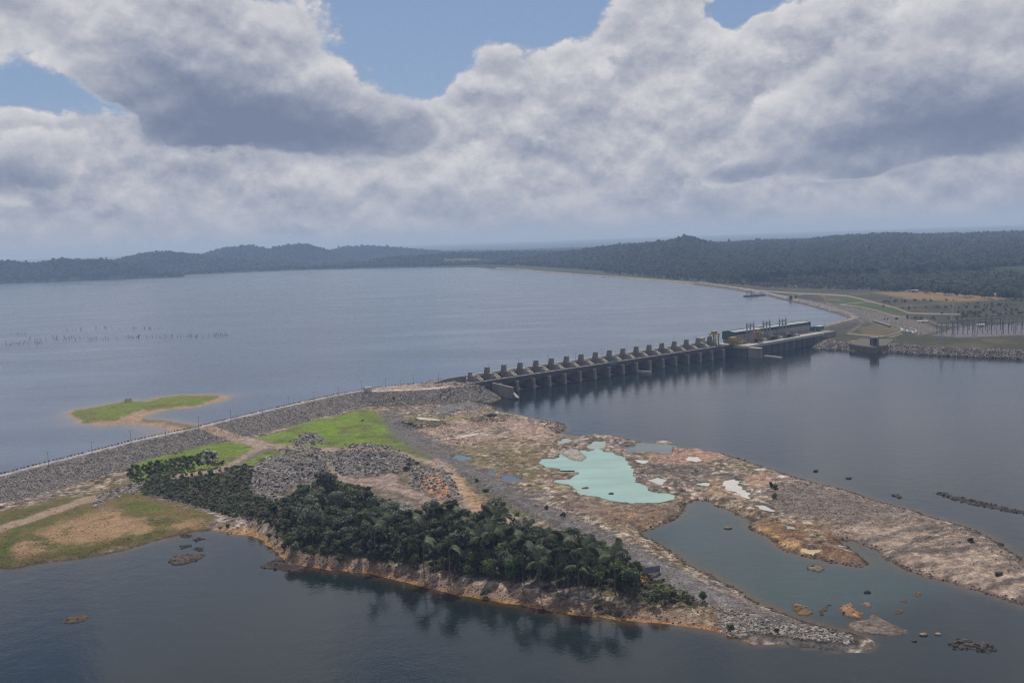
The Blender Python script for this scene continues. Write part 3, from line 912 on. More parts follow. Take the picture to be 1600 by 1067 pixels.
water_sheet('river', grid_axis(XS[0], XS[-1], 4, -12000, 14000), grid_axis(YS[0] + 2, 1120, 4, -3000, 20000), 0.0, M_RIVER, river_shallow,
            drop=lambda x, y: (y > 6000) | (np.abs(x) > 9000))
water_sheet('reservoir', grid_axis(-520, 460, 4, -9000, 9000, 1.25), grid_axis(640, 1500, 4, 0, 9000, 1.15), 12.0, M_RESERVOIR,
            lambda x, y: np.where((x < 270) & (y < 1128) & (x > -519), np.clip(np.exp((height(x, y) - 12) / 1.3), 0, 1), 0),
            drop=lambda x, y: ~inside(RES_POLY, x, y))
for nm, pl in POOLS.items():
    p = np.array(pl, float)
    cn = p.mean(0)
    w_ = poly_world(cn + (p - cn) * 1.0, POOL_Z[nm])
    cw_ = w_.mean(0)
    d_ = w_ - cw_
    w_ = cw_ + d_ * (1 + 4.0 / np.maximum(np.linalg.norm(d_, axis=1), 4))[:, None]
    bm = bmesh.new()
    fc = bm.faces.new([bm.verts.new((a, b, POOL_Z[nm])) for a, b in w_])
    bmesh.ops.triangulate(bm, faces=[fc])
    bmesh.ops.recalc_face_normals(bm, faces=bm.faces)
    me = bpy.data.meshes.new('pool')
    bm.to_mesh(me); bm.free()
    if me.polygons[0].normal.z < 0:
        me.flip_normals()
    me.materials.append(water_mat('pool_' + nm, lin(*POOL_COL[nm], k=.74), 0.16, 0.1, 0.5, spec=0.35))
    meta(link('pool', me), kind='structure')

# ------------------------------------------------------------------ right bank
RX, RY = np.meshgrid(np.arange(120, 1500, 5.0), np.arange(1150, 3100, 5.0))
bx, by = RX.ravel(), RY.ravel()
BANK_SHORE = [(1262, 533), (1270, 543), (1280, 546), (1300, 546), (1325, 547), (1326, 549), (1384, 553), (1388, 550), (1420, 553), (1470, 556), (1540, 559), (1600, 561.5), (1800, 570), (2400, 600)]
BANK_W = np.vstack([poly_world(BANK_SHORE, 0.0), [[6000, 1200], [6000, 9000], [400, 6000], [-300, 5600]], RIGHT_CREST_W[::-1]])
bd = seg_dist(poly_world(BANK_SHORE, 0.0), bx, by)
ins = inside(BANK_W, bx, by)
b8, b30, b5 = fbm(bx, by, 14, 3, ox=61), fbm(bx, by, 60, 4, ox=62), fbm(bx, by, 6, 2, ox=63)
hb = np.where(ins, np.minimum(bd * 0.42, 8.0), -np.minimum(bd * .5, 6)) + (b30 - .5) * 1.6 * ins + (b8 - .5) * .6 * ins
cd_ = seg_dist(RIGHT_CREST_W, bx, by)
upr = inside(RES_POLY, bx, by)
hb = np.where(upr, 16 - np.maximum(cd_ - 4, 0) / 1.5, np.maximum(hb, (16 - np.maximum(cd_ - 4.5, 0) / 2.6) * 1.0))
hb = np.where(~ins & ~upr & (cd_ > 45), -6, hb)
ds, dt = dam_st(bx, by)
hb = np.where((ds < 664) & (dt > -22) & (dt < 70), np.minimum(hb, -3), hb)
hb = np.where((~ins) & (~upr) & (ds < 640) & (dt < -5), np.minimum(hb, -4), hb)
hb = hb + np.clip((np.hypot(bx, by) - 2300) / 800, 0, 1.5) * 4
qx, qy = project(bx, by, hb)
BANKH = hb.reshape(RX.shape)
def bank_height(x, y):
    i = np.clip((np.asarray(x, float) - 120) / 5, 0, RX.shape[1] - 1.01); j = np.clip((np.asarray(y, float) - 1150) / 5, 0, RX.shape[0] - 1.01)
    i0, j0 = i.astype(int), j.astype(int)
    fi, fj = i - i0, j - j0
    return (BANKH[j0, i0] * (1 - fi) + BANKH[j0, i0 + 1] * fi) * (1 - fj) + (BANKH[j0 + 1, i0] * (1 - fi) + BANKH[j0 + 1, i0 + 1] * fi) * fj
c = np.zeros((bx.size, 3))
ux, uy = qx + (b8 - .5) * 8, qy + (b5 - .5) * 3
r1, r2 = fbm(bx, by, 50, 4, .6, ox=71), fbm(bx, by, 120, 4, .6, ox=72)
paint(np.ones(bx.size), lin(70, 68, 52))
paint(sstep(r1, .46, .58) * .7, lin(92, 86, 58))
paint(sstep(r2, .55, .45) * .6, lin(56, 64, 42))
paint(zone([(1300, 462), (1340, 466), (1400, 484), (1430, 494), (1380, 492), (1310, 476)], ux, uy, 3) * .8, lin(70, 86, 48))
paint(zone([(1362, 457), (1460, 455), (1545, 460), (1580, 468), (1500, 471), (1420, 467)], ux, uy, 2) * .85, lin(138, 112, 78))
paint(zone([(1430, 478), (1600, 472), (1640, 500), (1480, 498)], ux, uy, 4) * .6, lin(58, 58, 44))
rockz = zone([(1240, 468), (1262, 469), (1310, 477), (1395, 492), (1440, 503), (1470, 516), (1440, 524), (1400, 517), (1345, 500), (1325, 489)], ux, uy, 2)
paint(rockz, lin(108, 100, 96))
paint((cd_ < 40) * (hb > 9.5) * (qx > 1180) * .95, lin(100, 94, 92))
paint(upr * (qx > 1180) * 1.0, lin(96, 90, 86))
paint(upr * (qx <= 1180) * 1.0, lin(104, 96, 82))
paint((cd_ < 7) * (qx <= 1180) * .6, lin(132, 118, 98))
paint((bd < 34) * ins * (qx > 1380) * .95, lin(104, 96, 92))
paint((bd < 30) * ins * (qx <= 1328) * .95, lin(126, 114, 104))
paint(zone([(1340, 512), (1372, 506), (1400, 508), (1412, 518), (1392, 524), (1350, 524)], ux, uy, 2) * .8, lin(104, 92, 70))
paint(zone([(1380, 506), (1398, 507), (1400, 513), (1384, 513)], ux, uy, 1.5) * .8, lin(110, 100, 50))
paint(zone([(1455, 524), (1500, 511), (1600, 505), (1700, 505), (1700, 525), (1600, 524), (1500, 527)], ux, uy, 1.5) * .95, lin(116, 112, 118))
paint(zone([(1285, 520), (1300, 511), (1325, 504), (1340, 506), (1330, 520), (1300, 524)], ux, uy, 2) * .7, lin(82, 78, 64))
BANK_TRACKS = [([(1160, 452), (1200, 455), (1240, 458), (1290, 460), (1322, 462), (1345, 467), (1375, 475), (1400, 481), (1420, 489), (1445, 490), (1500, 491)], 1.3, (160, 146, 130)),
               ([(1312, 476), (1340, 479), (1370, 485), (1396, 493), (1415, 496)], 1.0, (160, 140, 120)), ([(1312, 476), (1330, 474), (1362, 471)], .9, (140, 126, 106)),
               ([(1279, 457), (1288, 464), (1292, 472), (1298, 475)], 1.1, (140, 112, 88)), ([(1295, 468), (1312, 469)], 0.9, (136, 112, 88)),
               ([(1340, 498), (1350, 503), (1338, 512), (1325, 521)], 2.2, (120, 112, 108)), ([(1325, 521), (1345, 523), (1395, 526), (1412, 519)], 1.4, (150, 136, 112)),
               ([(1255, 460), (1230, 463), (1180, 458)], 0.8, (150, 140, 120)), ([(1440, 497), (1470, 508), (1520, 508)], 1.2, (130, 122, 116)),
               ([(1330, 533), (1398, 531)], 1.2, (164, 150, 118))]
for tr, wd, rgb in BANK_TRACKS:
    paint(line_zone(tr, wd * .7, qx, qy, .6) * .75, lin(*rgb))
paint((cd_ < 4.6) * (hb > 13) * 1.0, lin(150, 140, 128))
BANK = dict(x=bx, y=by, h=hb, d=bd, ins=ins, cd=cd_, up=upr, px=qx, py=qy, rock=rockz)
c *= (.68 + .3 * fbm(bx, by, 9, 3, ox=73))[:, None]
ny, nx = RX.shape
idx = np.arange(nx * ny).reshape(ny, nx)
F = np.stack([idx[:-1, :-1], idx[:-1, 1:], idx[1:, 1:], idx[1:, :-1]], -1).reshape(-1, 4)
F = F[hb[F].max(1) > -3]
zi = np.where(upr | ((cd_ < 40) & (hb > 9.5)) | (rockz > .5), 1, 0)
zi[(bd < 34) & ins] = 2
V = np.stack([bx, by, hb], 1)
for k, nm in enumerate(['right_bank_ground', 'right_embankment', 'right_riverbank']):
    ff = F[zi[F[:, 0]] == k]
    u, inv = np.unique(ff, return_inverse=True)
    me = np_mesh(nm, V[u], inv.reshape(-1, 4), M_TERRAIN, smooth=True)
    col_attr(me, 'soil', c[u])
    meta(link(nm, me), kind='structure')

# ------------------------------------------------------------------ far land and hills
def skyline(pts, D, tree):
    p = np.array(pts, float)
    d = ray(p[:, 0], p[:, 1])
    return np.degrees(np.arctan2(d[0], d[1])), CAM_Z + D * d[2] / d[1] - tree      # D is measured straight ahead
RIDGES = [   # skyline in the photograph, distance, width in front, width behind, tree height
    ([(-600, 425), (-200, 412), (-60, 410), (0, 407), (20, 408), (50, 411), (75, 408), (100, 404.5), (140, 405), (165, 405), (190, 408), (220, 413), (250, 421), (285, 431), (330, 445)], 6300, 300, 300, 16),
    ([(130, 425), (160, 412), (190, 404), (220, 396), (265, 393), (300, 397), (330, 401), (380, 405), (440, 408), (500, 414), (560, 422)], 7300, 380, 350, 15),
    ([(270, 415), (320, 396.5), (350, 388), (390, 384), (408, 387), (422, 390), (435, 386), (450, 383), (475, 382), (500, 387), (520, 394), (545, 402), (580, 412)], 8500, 450, 400, 15),
    ([(470, 412), (505, 396), (520, 391), (535, 387), (575, 385), (600, 386), (645, 390), (680, 393), (740, 398), (800, 410)], 9300, 450, 500, 15),
    ([(560, 415), (590, 405), (620, 402), (660, 399), (700, 396), (760, 394.5), (800, 394), (860, 393), (900, 396), (960, 410)], 6900, 260, 800, 16),
    ([(700, 425), (760, 412), (820, 400), (880, 390), (950, 382), (1000, 379), (1035, 377), (1058, 372), (1074, 367.5), (1088, 371), (1105, 377), (1130, 380), (1180, 384), (1250, 387), (1350, 389)], 5300, 1300, 900, 18),
    ([(960, 400), (1010, 390), (1060, 383), (1120, 379), (1200, 375), (1260, 374), (1300, 369), (1340, 367), (1400, 364), (1440, 366), (1500, 364.5), (1560, 363), (1600, 362), (1800, 355), (2200, 345)], 6000, 2600, 1200, 18),
    ([(500, 390), (700, 390), (860, 388.5), (1000, 387), (1140, 376), (1250, 370), (1400, 366)], 13000, 3000, 2000, 15),
]
_rid = [(skyline(p, D, tr), D, wn, wf) for p, D, wn, wf, tr in RIDGES]
def far_height(x, y):
    az, r = np.degrees(np.arctan2(x, y)), np.hypot(x, y)
    base = 9.0 + np.clip((r - 2200) / 2500, 0, 1) * 8 + (fbm(x, y, 600, 3, ox=81) - .5) * 8
    out = base
    for (a, z), D, wn, wf in _rid:
        zt = np.interp(az, a, z, left=0, right=0)
        s = np.where(y < D, (D - y) / wn, (y - D) / wf)
        prof = np.exp(-s ** 2)
        rough = (fbm(x, y, 350, 4, ox=82) - .5) * 26
        out = np.maximum(out, base + (zt - base + rough * (1 - prof)) * prof)
    cd = seg_dist(RIGHT_CREST_W[8:], x, y)
    out = np.minimum(out, 13.0 + np.maximum(cd - 60, 0) * .16)
    water = inside(RES_POLY, x, y)
    return np.where(water, 10.5, np.where(cd < 130, out, np.maximum(out, 12.4)))
azs = np.radians(np.linspace(-42, 42, 560))
rs = np.concatenate([np.arange(1500, 11500, 45), np.geomspace(11500, 40000, 40)])
A_, R_ = np.meshgrid(azs, rs)
fx_, fy_ = (R_ * np.sin(A_)).ravel(), (R_ * np.cos(A_)).ravel()
fh = far_height(fx_, fy_)
fh = np.where((fx_ > 140) & (fx_ < 1480) & (fy_ < 3080), -9, fh)
fh = np.where((fy_ < 3080) & (fx_ < 140), -9, fh)
n1, n2 = A_.shape
idx = np.arange(n1 * n2).reshape(n1, n2)
F = np.stack([idx[:-1, :-1], idx[:-1, 1:], idx[1:, 1:], idx[1:, :-1]], -1).reshape(-1, 4)
F = F[(fh[F].max(1) > -4) & ~inside(RES_POLY, fx_, fy_)[F].all(1)]
u, inv = np.unique(F, return_inverse=True)
me = np_mesh('hills', np.stack([fx_, fy_, fh], 1)[u], inv.reshape(-1, 4), M_TERRAIN, smooth=True)
c = np.zeros((fx_.size, 3))
paint(np.ones(fx_.size), lin(48, 58, 34))
tx, ty = project(fx_, fy_, fh)
paint(zone([(690, 406), (730, 404), (770, 408), (750, 411), (690, 411)], tx, ty, 2) * .6, lin(112, 92, 70))
paint(zone([(780, 418), (1000, 432), (1100, 438), (1100, 430), (960, 424), (850, 416)], tx, ty, 2) * .8, lin(66, 72, 48))
col_attr(me, 'soil', c[u])
meta(link('hills', me), kind='structure')

# far end of the rock-fill embankment, beyond the near bank sheet
fe = MB()
_p = poly_world([(1185, 456.6), (1160, 452), (1130, 448), (1100, 444), (1050, 439.6), (1000, 435.5), (950, 431.8), (900, 428.5), (850, 424.5), (810, 421), (780, 419), (755, 417.6)], 14.0)
for a_, b_ in zip(_p[:-1], _p[1:]):
    d_ = (b_ - a_) / np.linalg.norm(b_ - a_); n_ = np.array([d_[1], -d_[0]])
    if n_[0] < 0: n_ = -n_
    for (o0, z0, o1, z1) in ((-12, 9, -3, 16.5), (-3, 16.5, 5, 16.5), (5, 16.5, 30, 8)):
        e_ = d_ * 2
        fe.add([(*(a_ - e_ + n_ * o0), z0), (*(b_ + e_ + n_ * o0), z0), (*(b_ + e_ + n_ * o1), z1), (*(a_ - e_ + n_ * o1), z1)], [(0, 1, 2, 3)])
meta(fe.obj('far_embankment', simple_mat('far_bank', lin(128, 116, 98), var=.3, scale=.02)), kind='structure')

# bed under all the water, out to the horizon
bed = MB()
bed.add([(-42000, -42000, -7), (42000, -42000, -7), (42000, 42000, -7), (-42000, 42000, -7)], [(0, 1, 2, 3)])
meta(bed.obj('ground', simple_mat('river_bed', (.06, .055, .045))), kind='structure')

# ------------------------------------------------------------------ haze
HAZE = 8.2e-5
hz = MB().box(-44000, 44000, -44000, 44000, -8.5, 330)
mh = bpy.data.materials.new('haze')
mh.use_nodes = True
t = NT(mh.node_tree)
t.n.clear()
pv = t.new('ShaderNodeVolumePrincipled')
pv.inputs['Color'].default_value = (0.42, 0.60, 1.0, 1)
pv.inputs['Absorption Color'].default_value = (.30, .30, .30, 1)
pv.inputs['Density'].default_value = HAZE
pv.inputs['Anisotropy'].default_value = 0.0
t.l.new(pv.outputs[0], t.new('ShaderNodeOutputMaterial').inputs['Volume'])
meta(hz.obj('haze', mh), kind='stuff')

# ------------------------------------------------------------------ scatter of masses through geometry nodes
def scatter(name, pts, rot, scl, idx, variants, kind='stuff'):
    """pts (n,3); variants: list of mesh data; one object that carries the whole mass"""
    vc = bpy.data.collections.new(name + '_kinds')
    for i, me in enumerate(variants):
        vc.objects.link(bpy.data.objects.new('%s_kind_%02d' % (name, i), me))
    me = bpy.data.meshes.new(name)
    me.vertices.add(len(pts))
    me.vertices.foreach_set('co', np.asarray(pts, np.float32).ravel())
    for nm, val in (('turn', rot), ('size', scl)):
        a = me.attributes.new(nm, 'FLOAT_VECTOR', 'POINT')
        a.data.foreach_set('vector', np.asarray(val, np.float32).ravel())
    a = me.attributes.new('which', 'INT', 'POINT')
    a.data.foreach_set('value', np.asarray(idx, np.int32))
    o = link(name, me)
    g = bpy.data.node_groups.new(name + '_scatter', 'GeometryNodeTree')
    g.interface.new_socket('Geometry', in_out='INPUT', socket_type='NodeSocketGeometry')
    g.interface.new_socket('Geometry', in_out='OUTPUT', socket_type='NodeSocketGeometry')
    N = g.nodes
    gi, go = N.new('NodeGroupInput'), N.new('NodeGroupOutput')
    ip = N.new('GeometryNodeInstanceOnPoints')
    ci = N.new('GeometryNodeCollectionInfo')
    ci.inputs['Collection'].default_value = vc
    ci.inputs['Separate Children'].default_value = True
    ci.inputs['Reset Children'].default_value = True
    def named(nm, typ):
        n = N.new('GeometryNodeInputNamedAttribute'); n.data_type = typ
        n.inputs['Name'].default_value = nm
        return n.outputs['Attribute']
    g.links.new(gi.outputs[0], ip.inputs['Points'])
    g.links.new(ci.outputs[0], ip.inputs['Instance'])
    ip.inputs['Pick Instance'].default_value = True
    g.links.new(named('which', 'INT'), ip.inputs['Instance Index'])
    er = N.new('FunctionNodeEulerToRotation')
    g.links.new(named('turn', 'FLOAT_VECTOR'), er.inputs[0])
    g.links.new(er.outputs[0], ip.inputs['Rotation'])
    g.links.new(named('size', 'FLOAT_VECTOR'), ip.inputs['Scale'])
    g.links.new(ip.outputs[0], go.inputs[0])
    o.modifiers.new('scatter', 'NODES').node_group = g
    return meta(o, kind=kind)

def leaf_mat(name, rgb, var=0.35, trans=0.33, warm=(.10, .09, .03)):
    mt, t, b = material(name)
    oi = t.new('ShaderNodeObjectInfo').outputs['Random']
    pos = t.new('ShaderNodeNewGeometry').outputs['Position']
    n = t.noise(pos, 0.55, 2, .6)
    k = t.m('MULTIPLY', t.m('MULTIPLY_ADD', oi, var * 2, 1 - var), t.ramp(n, .3, .7, .65, 1.4, smooth=False))
    c = t.mix(t.ramp(t.m('FRACT', t.m('MULTIPLY', oi, 7.31)), .55, 1.0, 0.0, .55), (*rgb, 1), (*warm, 1))
    c = t.mix(1.0, c, t.vec(k, k, k), 'MULTIPLY')
    t.put(b.inputs['Base Color'], c)
    b.inputs['Roughness'].default_value = 0.6
    b.inputs['Specular IOR Level'].default_value = 0.25
    tr = t.new('ShaderNodeBsdfTranslucent'); t.put(tr.inputs[0], c)
    mx = t.new('ShaderNodeMixShader'); mx.inputs[0].default_value = trans
    out = t.n['Material Output']
    t.l.new(b.outputs[0], mx.inputs[1]); t.l.new(tr.outputs[0], mx.inputs[2]); t.l.new(mx.outputs[0], out.inputs[0])
    return mt

M_LEAF = leaf_mat('leaves_dark', (0.064, 0.082, 0.036))
M_LEAF_GREY = leaf_mat('leaves_grey_green', (0.125, 0.138, 0.094), warm=(.07, .075, .045))
M_LEAF_FRESH = leaf_mat('leaves_fresh', (0.078, 0.118, 0.032))
M_LEAF_OLIVE = leaf_mat('leaves_olive', (0.088, 0.085, 0.042))
M_LEAF_FAR = leaf_mat('leaves_forest', (0.080, 0.100, 0.050), var=.5, warm=(.075, .075, .035))
M_FROND = leaf_mat('palm_leaves', (0.100, 0.118, 0.068), trans=.25)
M_BARK = simple_mat('bark', (0.11, 0.095, 0.08), var=.3, scale=1.5)
M_BARK_PALE = simple_mat('bark_pale', (0.26, 0.24, 0.21), var=.3, scale=1.5)

def cards(rs, centres, radii, n, size, flat=0.7):
    """small leaf sprays: n quads spread over and inside ellipsoidal clumps"""
    k = rs.integers(0, len(centres), n)
    d = rs.normal(size=(n, 3)); d /= np.linalg.norm(d, axis=1)[:, None]
    rad = radii[k] * (0.55 + 0.5 * rs.random((n, 1)) ** 0.5)
    p = centres[k] + d * rad * np.array([1, 1, flat])
    nrm = d + rs.normal(size=(n, 3)) * 0.55 + np.array([0, 0, .45]); nrm /= np.linalg.norm(nrm, axis=1)[:, None]
    a = np.cross(nrm, rs.normal(size=(n, 3))); a /= np.linalg.norm(a, axis=1)[:, None]
    b = np.cross(nrm, a)
    s = size * (0.6 + 0.8 * rs.random((n, 1)))
    a, b = a * s, b * s * 0.7
    v = np.stack([p - a - b * .5, p + a * .2 - b, p + a + b * .4, p - a * .1 + b], 1).reshape(-1, 3)
    return v, np.arange(n * 4).reshape(n, 4)

def crown_mesh(name, seed, R, H0, H1, clumps, n, size, mat, flat=.7):
    rs = np.random.default_rng(seed)
    cz, hz_ = (H0 + H1) / 2, (H1 - H0) / 2
    d = rs.normal(size=(clumps, 3)); d /= np.linalg.norm(d, axis=1)[:, None]
    q = d * (0.35 + .4 * rs.random((clumps, 1)))
    cen = q * np.array([R, R, hz_]) + np.array([0, 0, cz])
    rad = (0.28 + .22 * rs.random((clumps, 1))) * R
    v, f = cards(rs, cen, rad, n, size, flat)
    return np_mesh(name, v, f, mat)

def trunk_mesh(name, seed, H, r, mat, limbs=4):
    rs = random.Random(seed)
    mb = MB()
    p = Vector((0, 0, -0.6)); dirn = Vector((rs.uniform(-.12, .12), rs.uniform(-.12, .12), 1))
    for i in range(3):
        q = p + dirn * (H / 3)
        mb.tube(p, q, r * (1 - i * .25), r * (1 - (i + 1) * .25), 6)
        p = q; dirn = (dirn + Vector((rs.uniform(-.2, .2), rs.uniform(-.2, .2), 0))).normalized()
    for i in range(limbs):
        a = rs.uniform(0, 6.28)
        s = Vector((0, 0, H * rs.uniform(.55, .8)))
        mb.tube(s, s + Vector((math.cos(a) * H * .32, math.sin(a) * H * .32, H * .34)), r * .4, r * .12, 5)
    return mb.mesh(name, mat)

# far forest: one mass of crowns on the hills and the right bank
rsF = np.random.default_rng(11)
far_kinds = [crown_mesh('forest_crown', 100 + i, 1.0, 0.15, 1.75 + .15 * (i % 3), 7, 150, .30, M_LEAF_FAR) for i in range(6)]
rr = np.sqrt(rsF.random(330000)) * 8900 + 0
rr = 1900 + (11200 - 1900) * rsF.random(320000) ** 0.92
aa = np.radians(rsF.uniform(-33, 35, rr.size))
px_, py_ = rr * np.sin(aa), rr * np.cos(aa)
near = (px_ > 140) & (px_ < 1480) & (py_ < 3080)
hz_ = np.where(near, bank_height(px_, py_), far_height(px_, py_))
sx, sy = project(px_, py_, hz_)
FOREST_FRONT = [(600, 419), (690, 415), (780, 413), (850, 417), (950, 424), (1050, 432), (1180, 441), (1250, 443), (1350, 448), (1440, 454), (1500, 460), (1600, 466), (1800, 472)]
ff = np.array(FOREST_FRONT, float)
front = np.interp(sx, ff[:, 0], ff[:, 1])
ok = (hz_ > np.where(near, 3, 9.5)) & ~inside(RES_POLY, px_, py_) & ((sx < 640) | (sy < front + (rsF.random(rr.size) - .5) * 2))
clear = inside([(692, 405), (730, 403), (768, 407), (750, 411), (692, 411)], sx, sy) 
ok &= ~clear
ok &= (py_ > 3080) | near | (px_ < 140)
P = np.stack([px_, py_, hz_ - .5], 1)[ok]
r_ = rr[ok]
size = (3.9 + r_ / 1700.0) * rsF.uniform(.7, 1.35, len(r_)) * np.where(rsF.random(len(r_)) < .04, 1.35, 1)
S = np.stack([size, size, size * rsF.uniform(.85, 1.35, len(r_))], 1)
Rt = np.zeros((len(r_), 3)); Rt[:, 2] = rsF.uniform(0, 6.28, len(r_))
scatter('forest', P, Rt, S, rsF.integers(0, 6, len(r_)), far_kinds)
print('forest', len(P))

# lighter scrub along the forest foot
rr = rsF.uniform(1750, 4200, 26000); aa = np.radians(rsF.uniform(-2, 33, rr.size))
px_, py_ = rr * np.sin(aa), rr * np.cos(aa)
near = (px_ > 140) & (px_ < 1480) & (py_ < 3080)
hz_ = np.where(near, bank_height(px_, py_), far_height(px_, py_))
sx, sy = project(px_, py_, hz_)
front = np.interp(sx, ff[:, 0], ff[:, 1])
lim = np.interp(sx, [780, 950, 1100, 1200, 1330, 1440, 1500, 1600], [416, 427, 441, 449, 453, 455, 461, 468])
dry = fbm(px_, py_, 90, 3, ox=91)
ok = (hz_ > np.where(near, 6, 9.5)) & ~inside(RES_POLY, px_, py_) & (sy > front - 1) & ((sy < lim) | ((dry > .56) & (rsF.random(rr.size) < .35) & (sy < 500) & (sx > 1380) & ~inside([(1362, 456), (1460, 454), (1600, 460), (1580, 471), (1420, 468)], sx, sy)))
ok &= near | (py_ > 3080)
M_SCRUB_FAR = leaf_mat('leaves_scrub', (0.070, 0.082, 0.046), var=.35, warm=(.10, .095, .06))
P = np.stack([px_, py_, hz_ - .3], 1)[ok]
size = rsF.uniform(1.6, 3.4, len(P)) * (1 + (rr[ok] - 1800) / 3000)
S = np.stack([size, size, size * rsF.uniform(.8, 1.4, len(P))], 1)
Rt = np.zeros((len(P), 3)); Rt[:, 2] = rsF.uniform(0, 6.28, len(P))
scatter('scrub_vegetation', P, Rt, S, rsF.integers(0, 4, len(P)), [crown_mesh('scrub_crown', 140 + i, 1.0, 0.1, 1.5, 5, 60, .34, M_SCRUB_FAR) for i in range(4)])

# ------------------------------------------------------------------ materials of built things
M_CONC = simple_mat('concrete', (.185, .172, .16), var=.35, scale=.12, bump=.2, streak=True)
M_CONC_DARK = simple_mat('concrete_dark', (.075, .072, .073), var=.4, scale=.15, bump=.2, streak=True)  # darker concrete tone with upright streaks
M_CONC_LIGHT = simple_mat('concrete_pale', (.30, .285, .265), var=.2, scale=.2)
M_BAY_SHADE = simple_mat('concrete_bay_shade', (.035, .035, .036), rough=.6, var=.4, scale=.15, streak=True)  # shade of the bays under the deck put into the sill colour
M_STEEL_DARK = simple_mat('steel_dark', (.045, .047, .052), rough=.6, var=.3, spec=.4)
M_MAST = simple_mat('galvanised_dull', (.10, .105, .12), rough=.6, var=.2)
M_STEEL = simple_mat('steel_grey', (.22, .23, .25), rough=.5, var=.15, spec=.4)
M_TAN = simple_mat('painted_tan', (.48, .43, .33), var=.15, scale=.5)
M_YELLOW = simple_mat('paint_yellow', (.26, .185, .05), rough=.6, var=.25, scale=.4)
M_GREEN = simple_mat('paint_green', (.020, .085, .062), rough=.5, var=.15)
M_ROOF = simple_mat('roof_sheet', (.25, .262, .265), rough=.55, var=.15)
M_PANEL = simple_mat('wall_panel_white', (.26, .255, .25), var=.15)
M_BLUE = simple_mat('paint_blue', (.035, .085, .15), rough=.6, var=.2)
M_TEAL = simple_mat('paint_teal', (.06, .16, .19), rough=.6, var=.2)
M_WHITE = simple_mat('paint_white', (.46, .455, .44), var=.12)
M_WOOD = simple_mat('weathered_wood', (.10, .085, .07), var=.3, scale=1.0)

def dam_empty(name, s, t=0.0, z=0.0):
    x, y = dam_xy(s, t)
    return empty(name, (x, y, z), DAM_RZ)

ORD = ['first', 'second', 'third', 'fourth', 'fifth', 'sixth', 'seventh', 'eighth', 'ninth', 'tenth', 'eleventh', 'twelfth', 'thirteenth', 'fourteenth', 'fifteenth', 'sixteenth',
       'seventeenth', 'eighteenth', 'nineteenth']
TENS = {2: 'twent', 3: 'thirt', 4: 'fort', 5: 'fift', 6: 'sixt', 7: 'sevent', 8: 'eight', 9: 'ninet'}
def ordinal(n):
    """1 -> first"""
    if n <= 19: return ORD[n - 1]
    if n < 100:
        t_ = TENS[n // 10]
        return t_ + 'ieth' if n % 10 == 0 else t_ + 'y-' + ORD[n % 10 - 1]
    return 'hundred and ' + (ORD[n - 101] if n - 100 <= 19 else ordinal(n - 100)) if n > 100 else 'hundredth'

# ------------------------------------------------------------------ spillway dam
BAY, FIRST, NP = 24.75, 15.0, 18
END_S = FIRST + BAY * (NP - 1) + 24
sp = dam_empty('spillway_dam', 0)
meta(sp, 'long grey concrete spillway dam with a row of pier towers across the river', 'dam')
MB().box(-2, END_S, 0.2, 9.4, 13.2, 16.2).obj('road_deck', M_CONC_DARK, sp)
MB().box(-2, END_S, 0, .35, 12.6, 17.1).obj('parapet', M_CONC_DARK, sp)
MB().box(28, END_S, 9.2, 9.5, 16.2, 17.0).obj('parapet', M_CONC, sp)
MB().box(1, END_S, 1.0, 8.6, 16.2, 16.25).obj('road_surface', M_CONC, sp)
MB().box(FIRST, END_S, 27, 30.5, 20.6, 22.2).obj('upstream_walkway', M_CONC_LIGHT, sp)
me_low = MB().box(-1.5, 1.5, -4, 9, -6, 12.4).prism_x([(9, -6), (42, -6), (42, 17.2), (9, 17.2)], -2.2, 2.2).box(-2.6, 2.6, -2.6, 8, 10.6, 12.6).mesh('pier', M_CONC)
me_step = MB().prism_x([(9.8, 17.2), (18.2, 17.2), (18.2, 22.6), (12.0, 22.6), (9.8, 19.6)], -2.1, 2.1).mesh('step', M_CONC)
me_cap = MB().box(-2.3, 2.3, 11.6, 18.2, 22.6, 23.0).mesh('step_cap', M_CONC_LIGHT)
me_tower = MB().prism_x([(18.2, 17.2), (26.6, 17.2), (23.0, 29.2), (19.2, 29.2)], -2.2, 2.2).box(-2.3, 2.3, 19.0, 23.1, 29.2, 29.5).mesh('tower', M_CONC)
a_ = [(27.0 - 4.5 * math.sin(k / 8 * math.pi) ** 1 * .8 - 1.5, 5 + 15.4 * k / 8) for k in range(9)]
me_gate = MB().prism_x([(y, z) for y, z in a_] + [(y + .8, z) for y, z in a_[::-1]], 2.3, BAY - 2.3).mesh('radial_gate', M_STEEL_DARK)
me_arm = MB().tube((0, 10.5, 14.5), (0, 21.5, 8), .45).tube((0, 10.5, 14.5), (0, 21.5, 17), .45).tube((0, 21.5, 8), (0, 21.5, 17), .35).mesh('gate_arm', M_STEEL_DARK)
me_cyl = MB().tube((0, 8.0, 16.9), (0, 15.4, 20.4), .8).tube((0, 15.4, 20.4), (0, 20.5, 22.3), .45).mesh('hydraulic_cylinder', M_TAN)
me_weir = MB().prism_x([(-3, -6), (34, -6), (34, 4), (28, 6), (22, 5), (8, 1.6), (-3, 1.2)], 2.2, BAY - 2.2).mesh('weir_sill', M_BAY_SHADE)
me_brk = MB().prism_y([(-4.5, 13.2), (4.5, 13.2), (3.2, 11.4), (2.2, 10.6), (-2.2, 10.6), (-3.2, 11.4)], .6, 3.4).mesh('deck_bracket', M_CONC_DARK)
me_beam = MB().box(1.9, BAY - 1.9, .5, 1.5, 10.6, 13.2).mesh('deck_girder', M_CONC_DARK)
